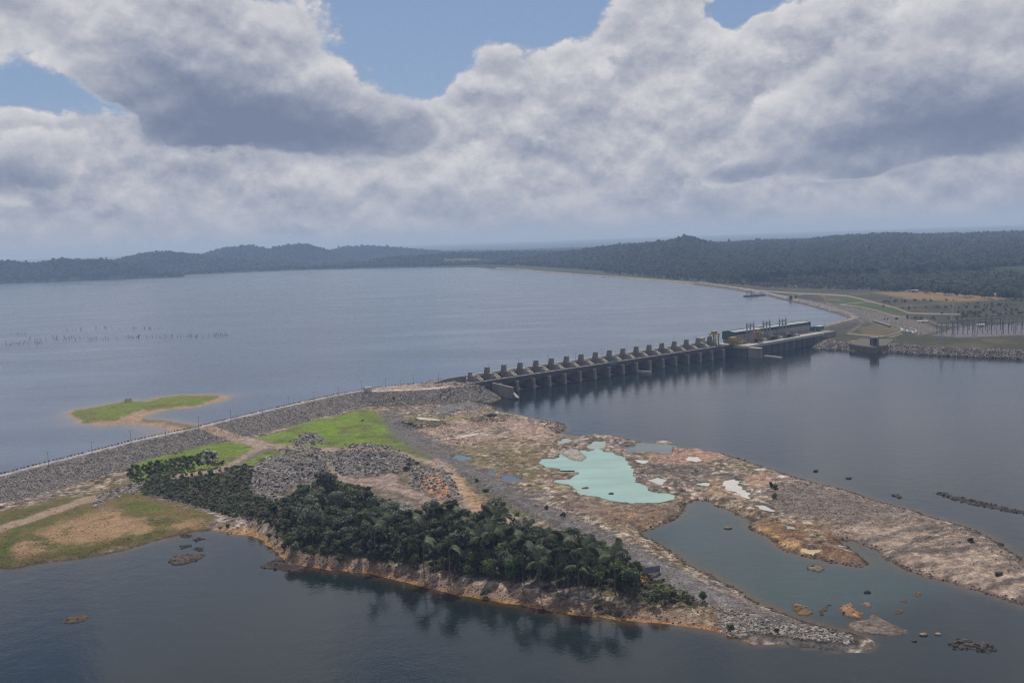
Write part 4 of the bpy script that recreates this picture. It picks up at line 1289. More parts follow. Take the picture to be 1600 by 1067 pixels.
me_small = MB().prism_x([(18.2, 17.2), (24.6, 17.2), (22.4, 25.6), (19.2, 25.6)], -1.7, 1.7).box(-2.0, 2.0, 19, 22.6, 25.6, 26).mesh('tower', M_CONC)
for i in range(NP):
    s = FIRST + BAY * i
    p = link('pier', me_low, sp, (s, 0, 0))
    link('tower', me_small if i == 0 else me_tower, p)
    st_ = link('step', me_step, p)
    link('step_cap', me_cap, p)
    if i < NP - 1:
        link('radial_gate', me_gate, sp, (s, 0, 0))
        for q in (5.5, BAY - 5.5):
            link('gate_arm', me_arm, sp, (s + q, 0, 0))
        for q in (5.0, 8.4):
            link('hydraulic_cylinder', me_cyl, sp, (s + q, 0, 0))
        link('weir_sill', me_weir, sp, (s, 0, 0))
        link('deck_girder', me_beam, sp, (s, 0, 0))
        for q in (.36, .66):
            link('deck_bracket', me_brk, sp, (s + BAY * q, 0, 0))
# abutment at the rock-fill end
ab = MB().prism_y([(-46, 15), (13, 15), (13, 22.0), (-12, 22.0), (-46, 17.2)], 26, 28.5).obj('abutment_wall', M_CONC, sp)
for s in range(-40, 12, 8):
    MB().prism_x([(26, 14), (23.8, 14), (25.2, 17.4 + max(0, min(4, (s + 40) * .13))), (26, 17.4 + max(0, min(4, (s + 40) * .13)))], s, s + 1.2).obj('buttress', M_CONC, sp)
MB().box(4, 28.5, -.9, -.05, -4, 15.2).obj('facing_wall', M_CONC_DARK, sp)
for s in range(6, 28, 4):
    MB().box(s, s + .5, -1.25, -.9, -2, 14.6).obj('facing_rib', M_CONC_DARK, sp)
MB().prism_x([(-.9, -4), (-.9, 14.6), (-37, 12.4), (-37, -4)], 28.5, 31.0).obj('wing_wall', M_CONC, sp)
MB().box(31.0, 33.5, -38, -1, -4, 1.2).obj('wing_wall_footing', M_CONC_DARK, sp)
MB().prism_x([(-24.5, -3), (-24.5, 3.0), (4, 2.2), (4, -3)], 264, 266.6).obj('training_wall', M_CONC_LIGHT, sp)
MB().box(215.6, 229, -.35, -.02, 13.9, 17.6).obj('blue_panel', M_TEAL, sp)
# loose light slab lying against the wing wall end
sl_ = MB().prism_z([(0, 0), (3.5, 0), (3.5, 14), (0, 14)], 0, 1.0)
so = sl_.obj('concrete_slab', M_CONC_LIGHT)
wx, wy = dam_xy(27, -46)
so.location = (wx, wy, 1.5); so.rotation_euler = (R(24), R(8), DAM_RZ + R(-6))
meta(so, 'pale concrete slab leaning on the ground at the end of the wing wall', 'slab')

# ------------------------------------------------------------------ powerhouse
ph = dam_empty('powerhouse', 0)
meta(ph, 'long low powerhouse with grey roof and green trim at the far end of the dam', 'powerhouse')
MB().prism_z([(END_S + .1, 24), (END_S + .1, -14), (462, -24), (640, -12), (664, -12), (664, 34), (478, 34)], 12.6, 16.1).obj('deck', M_CONC_LIGHT, ph)
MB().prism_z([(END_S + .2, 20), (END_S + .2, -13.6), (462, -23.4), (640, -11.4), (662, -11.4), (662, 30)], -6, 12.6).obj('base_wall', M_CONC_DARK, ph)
for s in range(476, 640, 16):
    t0 = -24.2 + (s - 462) * 12 / 178
    MB().box(s, s + 1.6, t0 - .4, t0 + 2, -4, 12.5).obj('wall_buttress', M_CONC_DARK, ph)
B0, B1, T0, T1 = 477, 662, 12, 31
MB().box(B0, B1, T0, T1, 16.1, 31.2).obj('wall', M_CONC, ph)
MB().prism_x([(T0 - 1.0, 31.2), (T1 + 1.0, 31.2), (T1 + 1.0, 31.7), (21.5, 33.2), (T0 - 1.0, 31.7)], B0 + .6, B1 - .6).obj('roof', M_ROOF, ph)
MB().prism_x([(T0 - 1.2, 21), (T1 + 1.2, 21), (T1 + 1.2, 32.2), (21.5, 33.8), (T0 - 1.2, 32.2)], B0 - .6, B0 + .55).obj('green_end_wall', M_GREEN, ph)
MB().prism_x([(T0 - 1.2, 19), (T1 + 1.2, 19), (T1 + 1.2, 32.2), (21.5, 33.8), (T0 - 1.2, 32.2)], B1 - .55, B1 + .6).obj('green_end_wall', M_GREEN, ph)
MB().box(B0, B1, T0 - 1.3, T0 - 1.02, 30.6, 32.0).obj('roof_trim', M_GREEN, ph)
MB().box(B0, B1, T1 + 1.02, T1 + 1.3, 31.2, 32.5).obj('roof_trim', M_GREEN, ph)
MB().box(B0 + 1, B1 - 1, T0 - .25, T0 - .02, 27.6, 30.4).obj('window_band', M_STEEL_DARK, ph)
me_pan = MB().box(0, 6.6, T0 - .3, T0 - .02, 20.5, 27.2).mesh('wall_panel', M_PANEL)
me_colm = MB().box(-.35, .35, T0 - .8, T0 - .02, 16.1, 31.0).mesh('column', M_STEEL)
for k in range(24):
    s = B0 + 1.2 + k * 7.65
    link('wall_panel', me_pan, ph, (s + .4, 0, 0))
    link('column', me_colm, ph, (s, 0, 0))
for s in (545, 600):
    MB().box(s, s + 12, 18, 26, 32.6, 34.6).obj('roof_ventilator', M_ROOF, ph)
MB().prism_x([(-44, -5), (-44, 12.5), (-18, 14.4), (-18, -5)], 463, 468).obj('training_wall', M_CONC, ph)
MB().box(462.8, 468.2, -44, -16, 13.4, 14.2).obj('training_wall_cap', M_TAN, ph)
MB().prism_x([(-70, -5), (-70, 2.6), (-43, 3.2), (-43, -5)], 471, 478).obj('low_wall', M_CONC, ph)
MB().box(664.1, 700, -9, 8, 8, 15.6).obj('abutment_block', M_CONC, ph)

# deck furniture of the powerhouse
me_gcol = MB().box(-.75, .75, -.6, .6, 0, 27).mesh('gantry_column', M_STEEL)
me_gspk = MB().tube((0, 0, 27), (0, 0, 31), .4, .12).mesh('spike', M_STEEL)
me_gbm = MB().box(-8.6, 8.6, -.7, .7, 22.6, 24.2).tube((-8, 0, 24.2), (0, 0, 26), .2).tube((8, 0, 24.2), (0, 0, 26), .2).mesh('cross_beam', M_STEEL)
for k, (s, zt) in enumerate(((506, 0), (544, 0), (583, 0))):
    g = dam_empty('takeoff_gantry', s, 5, 16.1)
    meta(g, 'tall steel three-legged gantry on the powerhouse deck, ' + ('nearest the yellow gantry crane' if k == 0 else 'between the two other steel gantries' if k == 1 else 'nearest the blue containers'), 'gantry', 'steel line gantries on the powerhouse deck')
    for q in (-7.8, 0, 7.8):
        cl = link('gantry_column', me_gcol, g, (q, 0, 0))
        if q: link('spike', me_gspk, cl)
    link('cross_beam', me_gbm, g)
    tr = dam_empty('transformer', s - 1, -4, 16.1)
    meta(tr, 'grey power transformer with radiator fins below the ' + ORD[k] + ' steel gantry from the spillway', 'transformer', 'transformers on the powerhouse deck')
    MB().box(-5, 5, -2.4, 2.4, .4, 6).obj('tank', M_STEEL, tr)
    rad = MB()
    for q in range(9):
        rad.box(-4.6 + q * 1.1, -4.3 + q * 1.1, -3.9, -2.5, 1, 5.2)
    rad.obj('radiator', M_STEEL_DARK, tr)
    for q in (-3, 0, 3):
        MB().tube((q, 0, 6), (q, .4, 9.2), .35, .18).obj('bushing', M_TAN, tr)
    MB().tube((-5.8, 1.4, 7.2), (-1.5, 1.4, 7.2), .7, n=10).obj('conservator', M_STEEL, tr)
    fw = MB().box(s - 9.2, s - 8.2, -8, 7, 16.1, 25.5).box(s + 7.2, s + 8.2, -8, 7, 16.1, 25.5)
    for q in (-9.4, 8.0):
        MB().box(s + q, s + q + 1.0, -8, 3, 16.1, 25).obj('fire_wall', M_CONC, ph)
    for q in (14, 19, 24):
        MB().box(s + q, s + q + 3.2, -6, -2.5, 16.1, 19 + (q % 3)).obj('switch_cabinet', M_WHITE if q == 19 else M_STEEL, ph)

def portal_crane(name, s, t, H, w, d, label):
    g = dam_empty(name, s, t, 16.1)
    meta(g, label, 'crane')
    for a in (-1, 1):
        for b in (-1, 1):
            MB().box(a * w - .55, a * w + .55, b * d - .55, b * d + .55, .8, H).obj('leg', M_YELLOW, g)
            MB().box(a * w - 1.2, a * w + 1.2, b * d - .5, b * d + .5, 0, .8).obj('bogie', M_STEEL_DARK, g)
    for b in (-1, 1):
        MB().box(-w, w, b * d - .5, b * d + .5, H * .45, H * .45 + .9).obj('brace', M_YELLOW, g)
        MB().tube((-w, b * d, H * .5), (w, b * d, H - .5), .3).obj('brace', M_YELLOW, g)
    MB().box(-w - 1.4, w + 1.4, -d - 1.6, d + 1.6, H, H + 1.4).obj('bridge', M_YELLOW, g)
    MB().box(-w * .8, w * .8, -d * .7, d * .7, H + 1.4, H + 4.6).obj('hoist_house', M_YELLOW, g)
    MB().box(w * .2, w * .2 + 2, -d - 3.2, -d - 1.6, H - 2.4, H).obj('cab', M_TAN, g)
    return g
portal_crane('gantry_crane', 443, 19, 15.5, 3.8, 4.5, 'yellow gantry crane standing at the powerhouse end of the spillway piers')
portal_crane('gantry_crane', 503, -10, 14.5, 3.6, 4.2, 'yellow gantry crane on the light deck in front of the powerhouse wall')
rk = dam_empty('lifting_frame', 472, 2, 16.1)
meta(rk, 'low yellow steel lifting frames stored in front of the green end wall', 'lifting frame')
for q in range(4):
    MB().box(-14 + q * 7.4, -8 + q * 7.4, -6, 4, 0, 2.6 + (q % 2) * 1.6).obj('beam', M_YELLOW, rk)
for q in range(5):
    MB().box(-14 + q * 7, -13.3 + q * 7, -7.2, -6.4, 0, 7.5).obj('post', M_YELLOW, rk)
MB().box(-15, 15.5, -7.3, -6.5, 7.0, 7.8).obj('top_rail', M_YELLOW, rk)
MB().box(-13, -2, -2, 6, 4.4, 10.4).obj('housing', M_YELLOW, rk)
hs = dam_empty('hoist_cabin', 428, 29, 22.2)
meta(hs, 'cream coloured hoist cabin on the upstream walkway beside the yellow crane', 'cabin')
MB().box(-6, 5, -2, 2, 0, 5.4).obj('wall', M_TAN, hs)
MB().box(-6.4, 5.4, -2.5, 2.5, 5.4, 5.8).obj('roof', M_WHITE, hs)
MB().box(-4.4, -2.4, -2.15, -2.02, 2.2, 4).obj('window', M_STEEL_DARK, hs)
for k, (px, mt, lab) in enumerate(((1267, M_BLUE, 'dark blue site container beside the powerhouse end wall'), (1281, M_TEAL, 'pale teal site container at the foot of the earth hill beyond the powerhouse'))):
    x, y = G(px, 516.5 - k * 1.2, 15.5)
    o = empty('container', (x, y, 15.2), DAM_RZ)
    meta(o, lab, 'container', 'containers beyond the powerhouse')
    MB().box(-8, 8, -2.6, 2.6, .2, 6).obj('body', mt, o)
    MB().box(-8.2, 8.2, -2.8, 2.8, 6, 6.4).obj('roof', M_WHITE if k else M_BLUE, o)
    for q in range(7):
        MB().box(-7.4 + q * 2.3, -7.0 + q * 2.3, -2.75, -2.62, .5, 5.8).obj('rib', mt, o)

# ------------------------------------------------------------------ lamp posts
me_pole = MB().tube((0, 0, 0), (0, 0, 10.4), .22, .14, 8).mesh('pole', M_STEEL)
me_arm = MB().tube((-1.5, 0, 10.6), (1.5, 0, 10.6), .12, .12, 5).mesh('arm', M_STEEL)
me_lh = MB().box(-.6, .6, -.25, .25, 10.45, 10.8).mesh('lamp_head', M_STEEL)
me_bs = MB().box(-.4, .4, -.4, .4, -.3, .3).mesh('base', M_CONC)
def lamp(x, y, z, rz, label, group):
    o = meta(empty('lamp_post', (x, y, z), rz), label, 'lamp post', group)
    link('pole', me_pole, o); link('arm', me_arm, o); link('base', me_bs, o)
    for q in (-1.5, 1.5):
        link('lamp_head', me_lh, o, (q, 0, 0))
    return o
POSTS = [(76, 727), (144, 711), (205, 692), (259, 684), (311, 669.5), (361, 657.5), (410, 647), (452, 636), (491, 628), (529, 619), (565, 610.5), (603, 605), (646, 600), (685.5, 597.5), (626.5, 609), (685.5, 605)]
for k, (px, py) in enumerate(POSTS):
    x, y = G(px, py, 15.6)
    if k < 5: lab = 'slender lamp post on the embankment road, %s before the dirt track junction' % ORD[4 - k]
    elif k < 11: lab = 'slender lamp post on the embankment road, %s after the dirt track junction' % ORD[k - 5]
    elif k < 14: lab = 'slender lamp post on the water edge of the road, %s past the small shelter' % ORD[k - 11]
    else: lab = ['slender lamp post on the downslope edge of the road just past the small shelter', 'slender lamp post on the downslope road edge nearest the spillway'][k - 14]
    lamp(x, y, 15.6, R(40), lab, 'lamp posts along the embankment road')
for k in range(9):
    x, y = dam_xy(50 + k * 46, 31.2)
    lamp(x, y, 20.2, DAM_RZ, 'thin lamp post behind the spillway pier towers, %s counting from the rock-fill end' % ORD[k], 'lamp posts on the dam crest')
for k, (px, py) in enumerate(((1288, 509.5), (1296, 507.3), (1314, 503))):
    x, y = G(px, py, 16)
    lamp(x, y, 15.6, 0, 'thin lamp post on the hill crest beyond the containers, %s from the powerhouse' % ORD[k], 'lamp posts on the far hill')

# guard stones along the upstream edge of the embankment road, and crest parapet
gs = MB()
rg = random.Random(5)
acc = np.vstack([CREST_W])
for i in range(len(acc) - 1):
    p, q = acc[i], acc[i + 1]
    L = float(np.linalg.norm(q - p))
    dx, dy = (q - p) / L
    for k in range(int(L / 3.4)):
        w = k * 3.4 + rg.uniform(-.5, .5)
        cx_, cy_ = p[0] + dx * w - dy * 3.9, p[1] + dy * w + dx * 3.9
        r = rg.uniform(.5, .95)
        gs.prism_z([(cx_ + r * math.cos(a + rg.uniform(-.2, .2)) * 1.2, cy_ + r * math.sin(a)) for a in (.3, 1.6, 2.9, 4.1, 5.3)], 15.5, 16.4 + rg.uniform(.1, .6))
meta(gs.obj('guard_stones', simple_mat('guard_stone', (.07, .068, .066), var=.3)), kind='stuff')

# ------------------------------------------------------------------ small buildings and works
def hut(name, px, py, z, w, d, H, mat, roof_mat, label, cat, rz=0.5, posts=True):
    x, y = G(px, py, z)
    o = meta(empty(name, (x, y, z), rz), label, cat)
    if posts:
        for a in (-1, 0, 1):
            for b in (-1, 1):
                MB().box(a * w - .35, a * w + .35, b * d - .35, b * d + .35, -.5, H).obj('post', mat, o)
        MB().box(-w, w, d - .15, d + .15, 0, H * .45).obj('back_wall', mat, o)
    else:
        MB().box(-w, w, -d, d, -.6, H).obj('wall', mat, o)
        MB().box(-w * .2, w * .2, -d - .06, -d - .01, 0, H * .7).obj('door', M_STEEL_DARK, o)
        for a in (-.65, .6):
            MB().box(a * w - .8, a * w + .8, -d - .06, -d - .01, H * .4, H * .75).obj('window', M_STEEL_DARK, o)
    MB().prism_x([(-d - .7, H), (d + .7, H), (d + .7, H + .3), (0, H + .9), (-d - .7, H + .3)], -w - .7, w + .7).obj('roof', roof_mat, o)
    return o
hut('guard_shelter', 574.5, 611, 16, 3.6, 2.2, 4.0, M_WHITE, M_CONC_LIGHT, 'small white open shelter with flat roof on the embankment road', 'shelter')
hut('warehouse', 1425, 456.5, 10, 13, 6, 4.5, M_WHITE, M_WHITE, 'long white-roofed shed on the brown field before the forest', 'shed', 0.0, False)
hut('warehouse', 1549, 462.5, 10, 9, 6, 5, M_WHITE, M_WHITE, 'white-roofed shed at the forest edge with a lower shed beside it', 'shed', 0.1, False)
hut('warehouse', 1561, 463.5, 10, 8, 5, 4, M_WHITE, M_WHITE, 'lower white-roofed shed adjoining the larger one at the forest edge', 'shed', 0.1, False)
hut('control_building', 1531, 511.5, 8, 6, 4, 4.5, M_WHITE, M_WHITE, 'small white building among the switchyard masts', 'building', 0.1, False)
hut('site_hut', 1441, 504, 8, 8, 3, 2.8, M_TAN, M_TAN, 'long low tan hut on the grey rock slope', 'hut', -.1, False)

# wooden frame on the islet
x, y = G(200.5, 629, 14.5)
o = meta(empty('wooden_frame', (x, y, 14.3), .4), 'dark wooden posts of a ruined frame on top of the grassy islet', 'frame')
for k, (a, hgt) in enumerate(((-3, 4.2), (-1.2, 5), (.8, 4.4), (2.8, 5))):
    MB().box(a - .4, a + .4, -.35, .35, -1, hgt).obj('post', M_WOOD, o)
MB().box(-3.4, 3.2, -.2, .2, 3.2, 3.7).obj('rail', M_WOOD, o)

# big sign at the end of the grove, seen from its back
x, y = G(1006.5, 897, 4.5)
o = meta(empty('signboard', (x, y, height(x, y)), .28), 'blue-grey signboard on dark posts at the end of the grove', 'signboard')
for q in (0.0, 4.3, 8.2):
    MB().box(q - .16, q + .16, -.2, .2, -.8, 6.0 if q == 0 else 5.4).obj('post', M_WOOD, o)
MB().box(.35, 8.6, -.35, -.22, 1.9, 5.2).obj('panel', simple_mat('sign_panel', (.13, .14, .19), var=.25, scale=.8), o)
for zz in (2.2, 3.6, 4.9):
    MB().box(0, 8.6, .22, .36, zz, zz + .16).obj('rail', M_WOOD, o)

# water intake on the right bank
A = [np.array(G(*q, 0)) for q in ((1327, 547.5), (1363.5, 553), (1384, 549.5))]
back = np.array([40.0, 70.0])
o = meta(empty('water_intake', (float(A[1][0]), float(A[1][1]), 0)), 'square concrete water intake wall with a small gate tower on the river bank', 'intake')
def rel(p): return (float(p[0] - A[1][0]), float(p[1] - A[1][1]))
MB().prism_z([rel(A[0]), rel(A[1]), rel(A[2]), rel(A[2] + back), rel(A[0] + back)], -5, 9.0).obj('retaining_wall', simple_mat('weathered_wall', (.135, .118, .098), var=.35, scale=.12, streak=True), o)
MB().prism_z([rel(A[0] + (1, 1)), rel(A[1] + (0, 1.5)), rel(A[2] + (-1, 1)), rel(A[2] + back), rel(A[0] + back)], 9.0, 9.25).obj('earth_top', simple_mat('dry_earth', (.072, .064, .048)), o)
c_ = (A[1] * .7 + A[2] * .3) + (2, 14)
tx_, ty_ = rel(c_)
for a in (-1, 1):
    for b in (-1, 1):
        MB().box(tx_ + a * 4.4 - .7, tx_ + a * 4.4 + .7, ty_ + b * 3 - .7, ty_ + b * 3 + .7, 9.25, 19).obj('tower_leg', M_CONC, o)
MB().box(tx_ - 5.6, tx_ + 5.6, ty_ - 4, ty_ + 4, 19, 21).obj('tower_top', M_CONC, o)
MB().box(tx_ - 5, tx_ + 5, ty_ + 2.2, ty_ + 2.8, 9.25, 19).obj('tower_wall', M_CONC_DARK, o)

def ribbon_wall(name, pts, z, hgt, thick, mat, parent, zrel=True):
    p = poly_world(pts, z)
    mb = MB()
    for a, b in zip(p[:-1], p[1:]):
        d = (b - a); L = np.linalg.norm(d); d = d / L; nrm = np.array([-d[1], d[0]]) * thick / 2
        e = d * .3
        mb.prism_z([tuple(a - e + nrm), tuple(a - e - nrm), tuple(b + e - nrm), tuple(b + e + nrm)], z - 2, z + hgt)
    return mb.obj(name, mat, parent)
fl = meta(empty('fish_ladder', (0, 0, 0)), 'winding white-walled fish ladder channel on the bank behind the water intake', 'fish ladder')
ribbon_wall('channel_wall', [(1376, 527.5), (1392, 524), (1404, 520.5), (1410, 517.5), (1411, 515), (1406, 512.5), (1398, 511)], 8.5, 1.3, 1.6, M_CONC_LIGHT, fl)
ribbon_wall('channel_wall', [(1400, 511), (1408, 511), (1420, 513), (1430, 515.5), (1432, 518.5), (1429, 521)], 8.5, 1.3, 1.6, M_CONC_LIGHT, fl)
ribbon_wall('channel_wall', [(1406, 512), (1414, 516), (1412, 520)], 8.5, 1.1, 2.4, M_STEEL_DARK, fl)
for k, q in enumerate(((1408, 513.5), (1412, 514.5), (1416, 515.5), (1420, 516.5), (1424, 517.5))):
    ribbon_wall('baffle', [q, (q[0] + 3, q[1] + 3.4)], 8.5, .9, 3.5, M_STEEL_DARK if k % 2 else M_CONC_LIGHT, fl)
for k in range(5):
    q = (1366 + k * 5.2, 502.5 + k * 1.7)
    ribbon_wall('baffle', [q, (q[0] + 3.4, q[1] + 1.2)], 8.5, 1.6, 5, M_STEEL_DARK, fl)
    ribbon_wall('channel_wall', [(q[0] - .5, q[1] - 1.2), (q[0] + 4.2, q[1] + .4)], 8.5, 1.9, 1.2, M_CONC_LIGHT, fl)
gw = meta(empty('guard_wall', (0, 0, 0)), 'long pale guard wall along the crest of the far embankment road', 'wall')
gp = [(1243, 466.5), (1262, 471.5), (1280, 476.5), (1300, 482), (1320, 488), (1334, 493)]
for a, b in zip(gp[:-1], gp[1:]):
    ribbon_wall('wall_segment', [a, b], 16, 2.0, 1.6, M_CONC_LIGHT, gw)

x, y = G(1241, 467.5, 15)
o = meta(empty('gatehouse', (x, y, 14), .3), 'dark gatehouse frame with white posts on the far embankment road', 'gatehouse')
for q in (-13, -6, 1, 8):
    MB().box(q - .9, q + .9, -1, 1, 0, 10).obj('post', M_CONC_LIGHT, o)
MB().box(-12, -7, .2, .8, 1, 9).obj('gate_panel', M_STEEL_DARK, o)
MB().box(1.9, 7.1, .2, .8, 1, 9).obj('gate_panel', M_STEEL_DARK, o)
MB().box(-14, 10, -1.4, 1.4, 10, 11).obj('beam', M_STEEL, o)

# floating work platform moored at the far embankment
x0, y0 = G(1164, 464, 12); x1, y1 = G(1196, 462, 12)
o = meta(empty('floating_platform', (x0, y0, 12.2), math.atan2(y1 - y0, x1 - x0)), 'dark floating work platform with small masts moored at the far embankment', 'platform')
L = math.hypot(x1 - x0, y1 - y0)
MB().prism_z([(0, -7), (L * .72, -6), (L, -1), (L * .72, 6), (0, 7)], -.4, 3.2).obj('hull', M_STEEL_DARK, o)
MB().box(L * .42, L * .58, -3, 3, 3.2, 7.4).obj('cabin', M_WHITE, o)
MB().box(L * .30, L * .36, -2, 2, 3.2, 8).obj('cabin', M_WHITE, o)
for q in (.02, .1, .2, .26):
    MB().box(L * q - .6, L * q + .6, -5, -4, 3.2, 14).obj('mast', M_STEEL, o)
MB().box(0, L * .28, -5.2, -3.8, 13.4, 14.6).obj('beam', M_STEEL, o)

# switchyard: portals and masts standing on the grey gravel
rsw = random.Random(3)
me_mast = MB().tube((0, 0, 0), (0, 0, 1), .45, .2, 6).mesh('pole', M_STEEL)
def portal(px, py, w, H, label):
    x, y = G(px, py, 8)
    o = meta(empty('switchyard_portal', (x, y, 8), rsw.uniform(-.1, .1)), label, 'portal', 'switchyard portals')
    for q in (-w, 0, w):
        link('column', MB().tube((q, 0, -.5), (q, 0, H), .5, .35, 6).mesh('column', M_MAST), o)
    MB().box(-w - .4, w + .4, -.4, .4, H - 1.6, H - .6).obj('beam', M_MAST, o)
k = 0
for row, (y_, n_) in enumerate(((509.5, 7), (515.5, 8), (521.5, 8))):
    for j in range(n_):
        px = 1498 + row * -12 + j * (15.0 + row * 2.6) + rsw.uniform(-3, 3)
        k += 1
        portal(px, y_ + rsw.uniform(-.8, .8), rsw.uniform(7, 9), rsw.uniform(14, 19), 'grey steel portal in the %s row of the switchyard, %s from the fish ladder side' % (['far', 'middle', 'near'][row], ORD[j]))
for k, (px, py, H) in enumerate(((1489, 501, 38), (1502, 488, 16), (1362, 468, 16), (1392, 476, 18), (1522, 531, 30), (1471, 536, 26), (1490, 530, 22), (1557, 497, 24))):
    x, y = G(px, py, 8)
    o = meta(empty('transmission_tower', (x, y, 8), .5), ['tall white and grey lattice mast behind the switchyard', 'short lattice mast behind the tall white one at the switchyard', 'short mast beside the upper dirt road on the green slope', 'short mast below the brown field beside the dirt road', 'tall dark lattice tower on the river side of the switchyard',
        'dark lattice tower on the rocky bank nearest the water intake', 'dark lattice tower on the rocky bank between two others', 'lattice mast on the dark field behind the switchyard portals'][k], 'mast', 'masts around the switchyard')
    w = 1.4 if H < 20 else 2.6
    mt = M_STEEL if k else M_WHITE
    for a in (-1, 1):
        for b in (-1, 1):
            MB().tube((a * w, b * w, -.5), (a * .4, b * .4, H), .28, .18, 4).obj('leg', mt if k else (M_WHITE if b > 0 else M_STEEL), o)
    br = MB()
    nseg = max(4, int(H / 5))
    for q in range(nseg):
        za, zb = H * q / nseg, H * (q + 1) / nseg
        wa, wb = w + (.4 - w) * q / nseg, w + (.4 - w) * (q + 1) / nseg
        for sg in (-1, 1):
            br.tube((-wa, sg * wa, za), (wb, sg * wb, zb), .14, .14, 4).tube((sg * wa, -wa, za), (sg * wb, wb, zb), .14, .14, 4)
    br.obj('bracing', mt, o)
    for q in (.72, .86):
        MB().box(-4 if H > 20 else -2, 4 if H > 20 else 2, -.2, .2, H * q, H * q + .4).obj('cross_arm', mt, o)

# pickup parked by the intake road
x, y = G(1304, 524, 9)
o = meta(empty('pickup_truck', (x, y, bank_height(x, y) + .1), .4), 'white pickup truck parked on the road below the earth hill', 'pickup')
MB().prism_y([(-2.7, .5), (2.7, .5), (2.7, 1.15), (1.5, 1.3), (.9, 1.95), (-.7, 1.95), (-.9, 1.2), (-2.7, 1.2)], -.95, .95).obj('body', M_WHITE, o)
MB().prism_y([(1.35, 1.3), (.9, 1.85), (-.6, 1.85), (-.75, 1.3)], -.97, .97).obj('window', M_STEEL_DARK, o)
for a in (-1.7, 1.7):
    for b in (-.95, .95):
        MB().tube((a, b - .12, .42), (a, b + .12, .42), .42, n=10).obj('wheel', M_STEEL_DARK, o)

# ------------------------------------------------------------------ loose rock
def rock_mesh(name, seed, mat, sub=1, rough=.28, flat=.75):
    rs = np.random.default_rng(seed)
    bm = bmesh.new()
    bmesh.ops.create_icosphere(bm, subdivisions=sub, radius=1.0)
    cut = [(rs.normal(size=3), rs.uniform(.55, .85)) for _ in range(5)]
    for v in bm.verts:
        p = np.array(v.co) * (1 + rs.uniform(-rough, rough))
        for nrm, d in cut:                      # broken faces
            nn = nrm / np.linalg.norm(nrm)
            k = p @ nn - d
            if k > 0: p = p - nn * k
        v.co = p * np.array([1, .85, flat])
    me = bpy.data.meshes.new(name)
    bm.to_mesh(me); bm.free()
    me.materials.append(mat)
    return me

def rock_mat(name, rgb, var=.45):
    mt, t, b = material(name)
    oi = t.new('ShaderNodeObjectInfo').outputs['Random']
    pos = t.new('ShaderNodeNewGeometry').outputs['Position']
    n = t.noise(pos, 1.2, 3, .6)
    k = t.m('MULTIPLY', t.m('MULTIPLY_ADD', t.m('POWER', oi, 1.6), var * 2.4, 1 - var), t.ramp(n, .3, .7, .75, 1.25, smooth=False))
    t.put(b.inputs['Base Color'], t.mix(1.0, (*rgb, 1), t.vec(k, k, k), 'MULTIPLY'))
    b.inputs['Roughness'].default_value = .9
    b.inputs['Specular IOR Level'].default_value = .2
    return mt

M_ROCK = rock_mat('rock_grey', lin(132, 125, 119))
M_ROCK_DARK = rock_mat('rock_dark', lin(70, 62, 58))
M_ROCK_TAN = rock_mat('rock_tan', lin(132, 110, 92))
K_GREY = [rock_mesh('rock', 200 + i, M_ROCK) for i in range(6)]
K_DARK = [rock_mesh('rock', 220 + i, M_ROCK_DARK) for i in range(5)]
K_TAN = [rock_mesh('rock', 240 + i, M_ROCK_TAN, flat=.5) for i in range(5)]
rsR = np.random.default_rng(21)

def rock_field(name, prob, n, smin, smax, kinds, src=NEAR, step=STEP, sink=.15, power=2.0):
    p = np.clip(prob, 0, None).astype(float)
    p = p / p.sum()
    k = rsR.choice(len(p), n, p=p)
    x, y = src['x'][k] + rsR.uniform(-step, step, n) * .6, src['y'][k] + rsR.uniform(-step, step, n) * .6
    z = height(x, y) if src is NEAR else bank_height(x, y)
    s = smin + (smax - smin) * rsR.random(n) ** power
    S = np.stack([s * rsR.uniform(.8, 1.3, n), s * rsR.uniform(.8, 1.2, n), s * rsR.uniform(.6, 1.1, n)], 1)
    Rt = np.stack([rsR.uniform(-.5, .5, n), rsR.uniform(-.5, .5, n), rsR.uniform(0, 6.28, n)], 1)
    return scatter(name, np.stack([x, y, z - sink * s], 1), Rt, S, rsR.integers(0, len(kinds), n), kinds)

nr = NEAR
inframe = (nr['px'] > -30) & (nr['px'] < 1630) & (nr['py'] > 560) & (nr['py'] < 1040)
slope = nr['emb'] * (nr['zi'] == 6) * (nr['h'] < 15.4) * (~nr['up']) * inframe
far_w = 1.0
cone = zone(PILES[8][0], nr['px'], nr['py'], 4)
rock_field('embankment_rocks', slope * (1 - .4 * cone), 17000, .35, 1.15, K_GREY)
rock_field('cone_rocks', slope * cone, 3200, .6, 1.5, K_GREY)
rock_field('heap_rocks', (nr['pile'] > .25) * inframe * (1 - cone) * 1.0, 9000, .45, 2.0, K_GREY + K_DARK[:3], power=1.6)
rock_field('abutment_rocks', (nr['abut'] > .3) * 1.0, 260, .5, 1.3, K_GREY)
ledge = zone([(615, 662), (640, 655), (690, 657), (705, 662), (690, 668), (640, 670)], nr['px'], nr['py'], 3) + zone([(730, 655), (765, 646), (800, 650), (790, 656), (750, 660)], nr['px'], nr['py'], 3) + zone([(840, 655), (872, 662), (884, 668), (872, 674), (850, 668)], nr['px'], nr['py'], 3)
rock_field('ledge_rocks', ledge * (nr['h'] > .3), 700, .4, 1.6, K_DARK)
rock_field('causeway_rocks', (nr['cw'] < 9) * (nr['d'] > -1) * inframe, 7500, .22, .8, K_GREY, power=3)
tipz = zone([(1120, 950), (1180, 962), (1330, 995), (1330, 1004), (1240, 1000), (1130, 990)], nr['px'], nr['py'], 5)
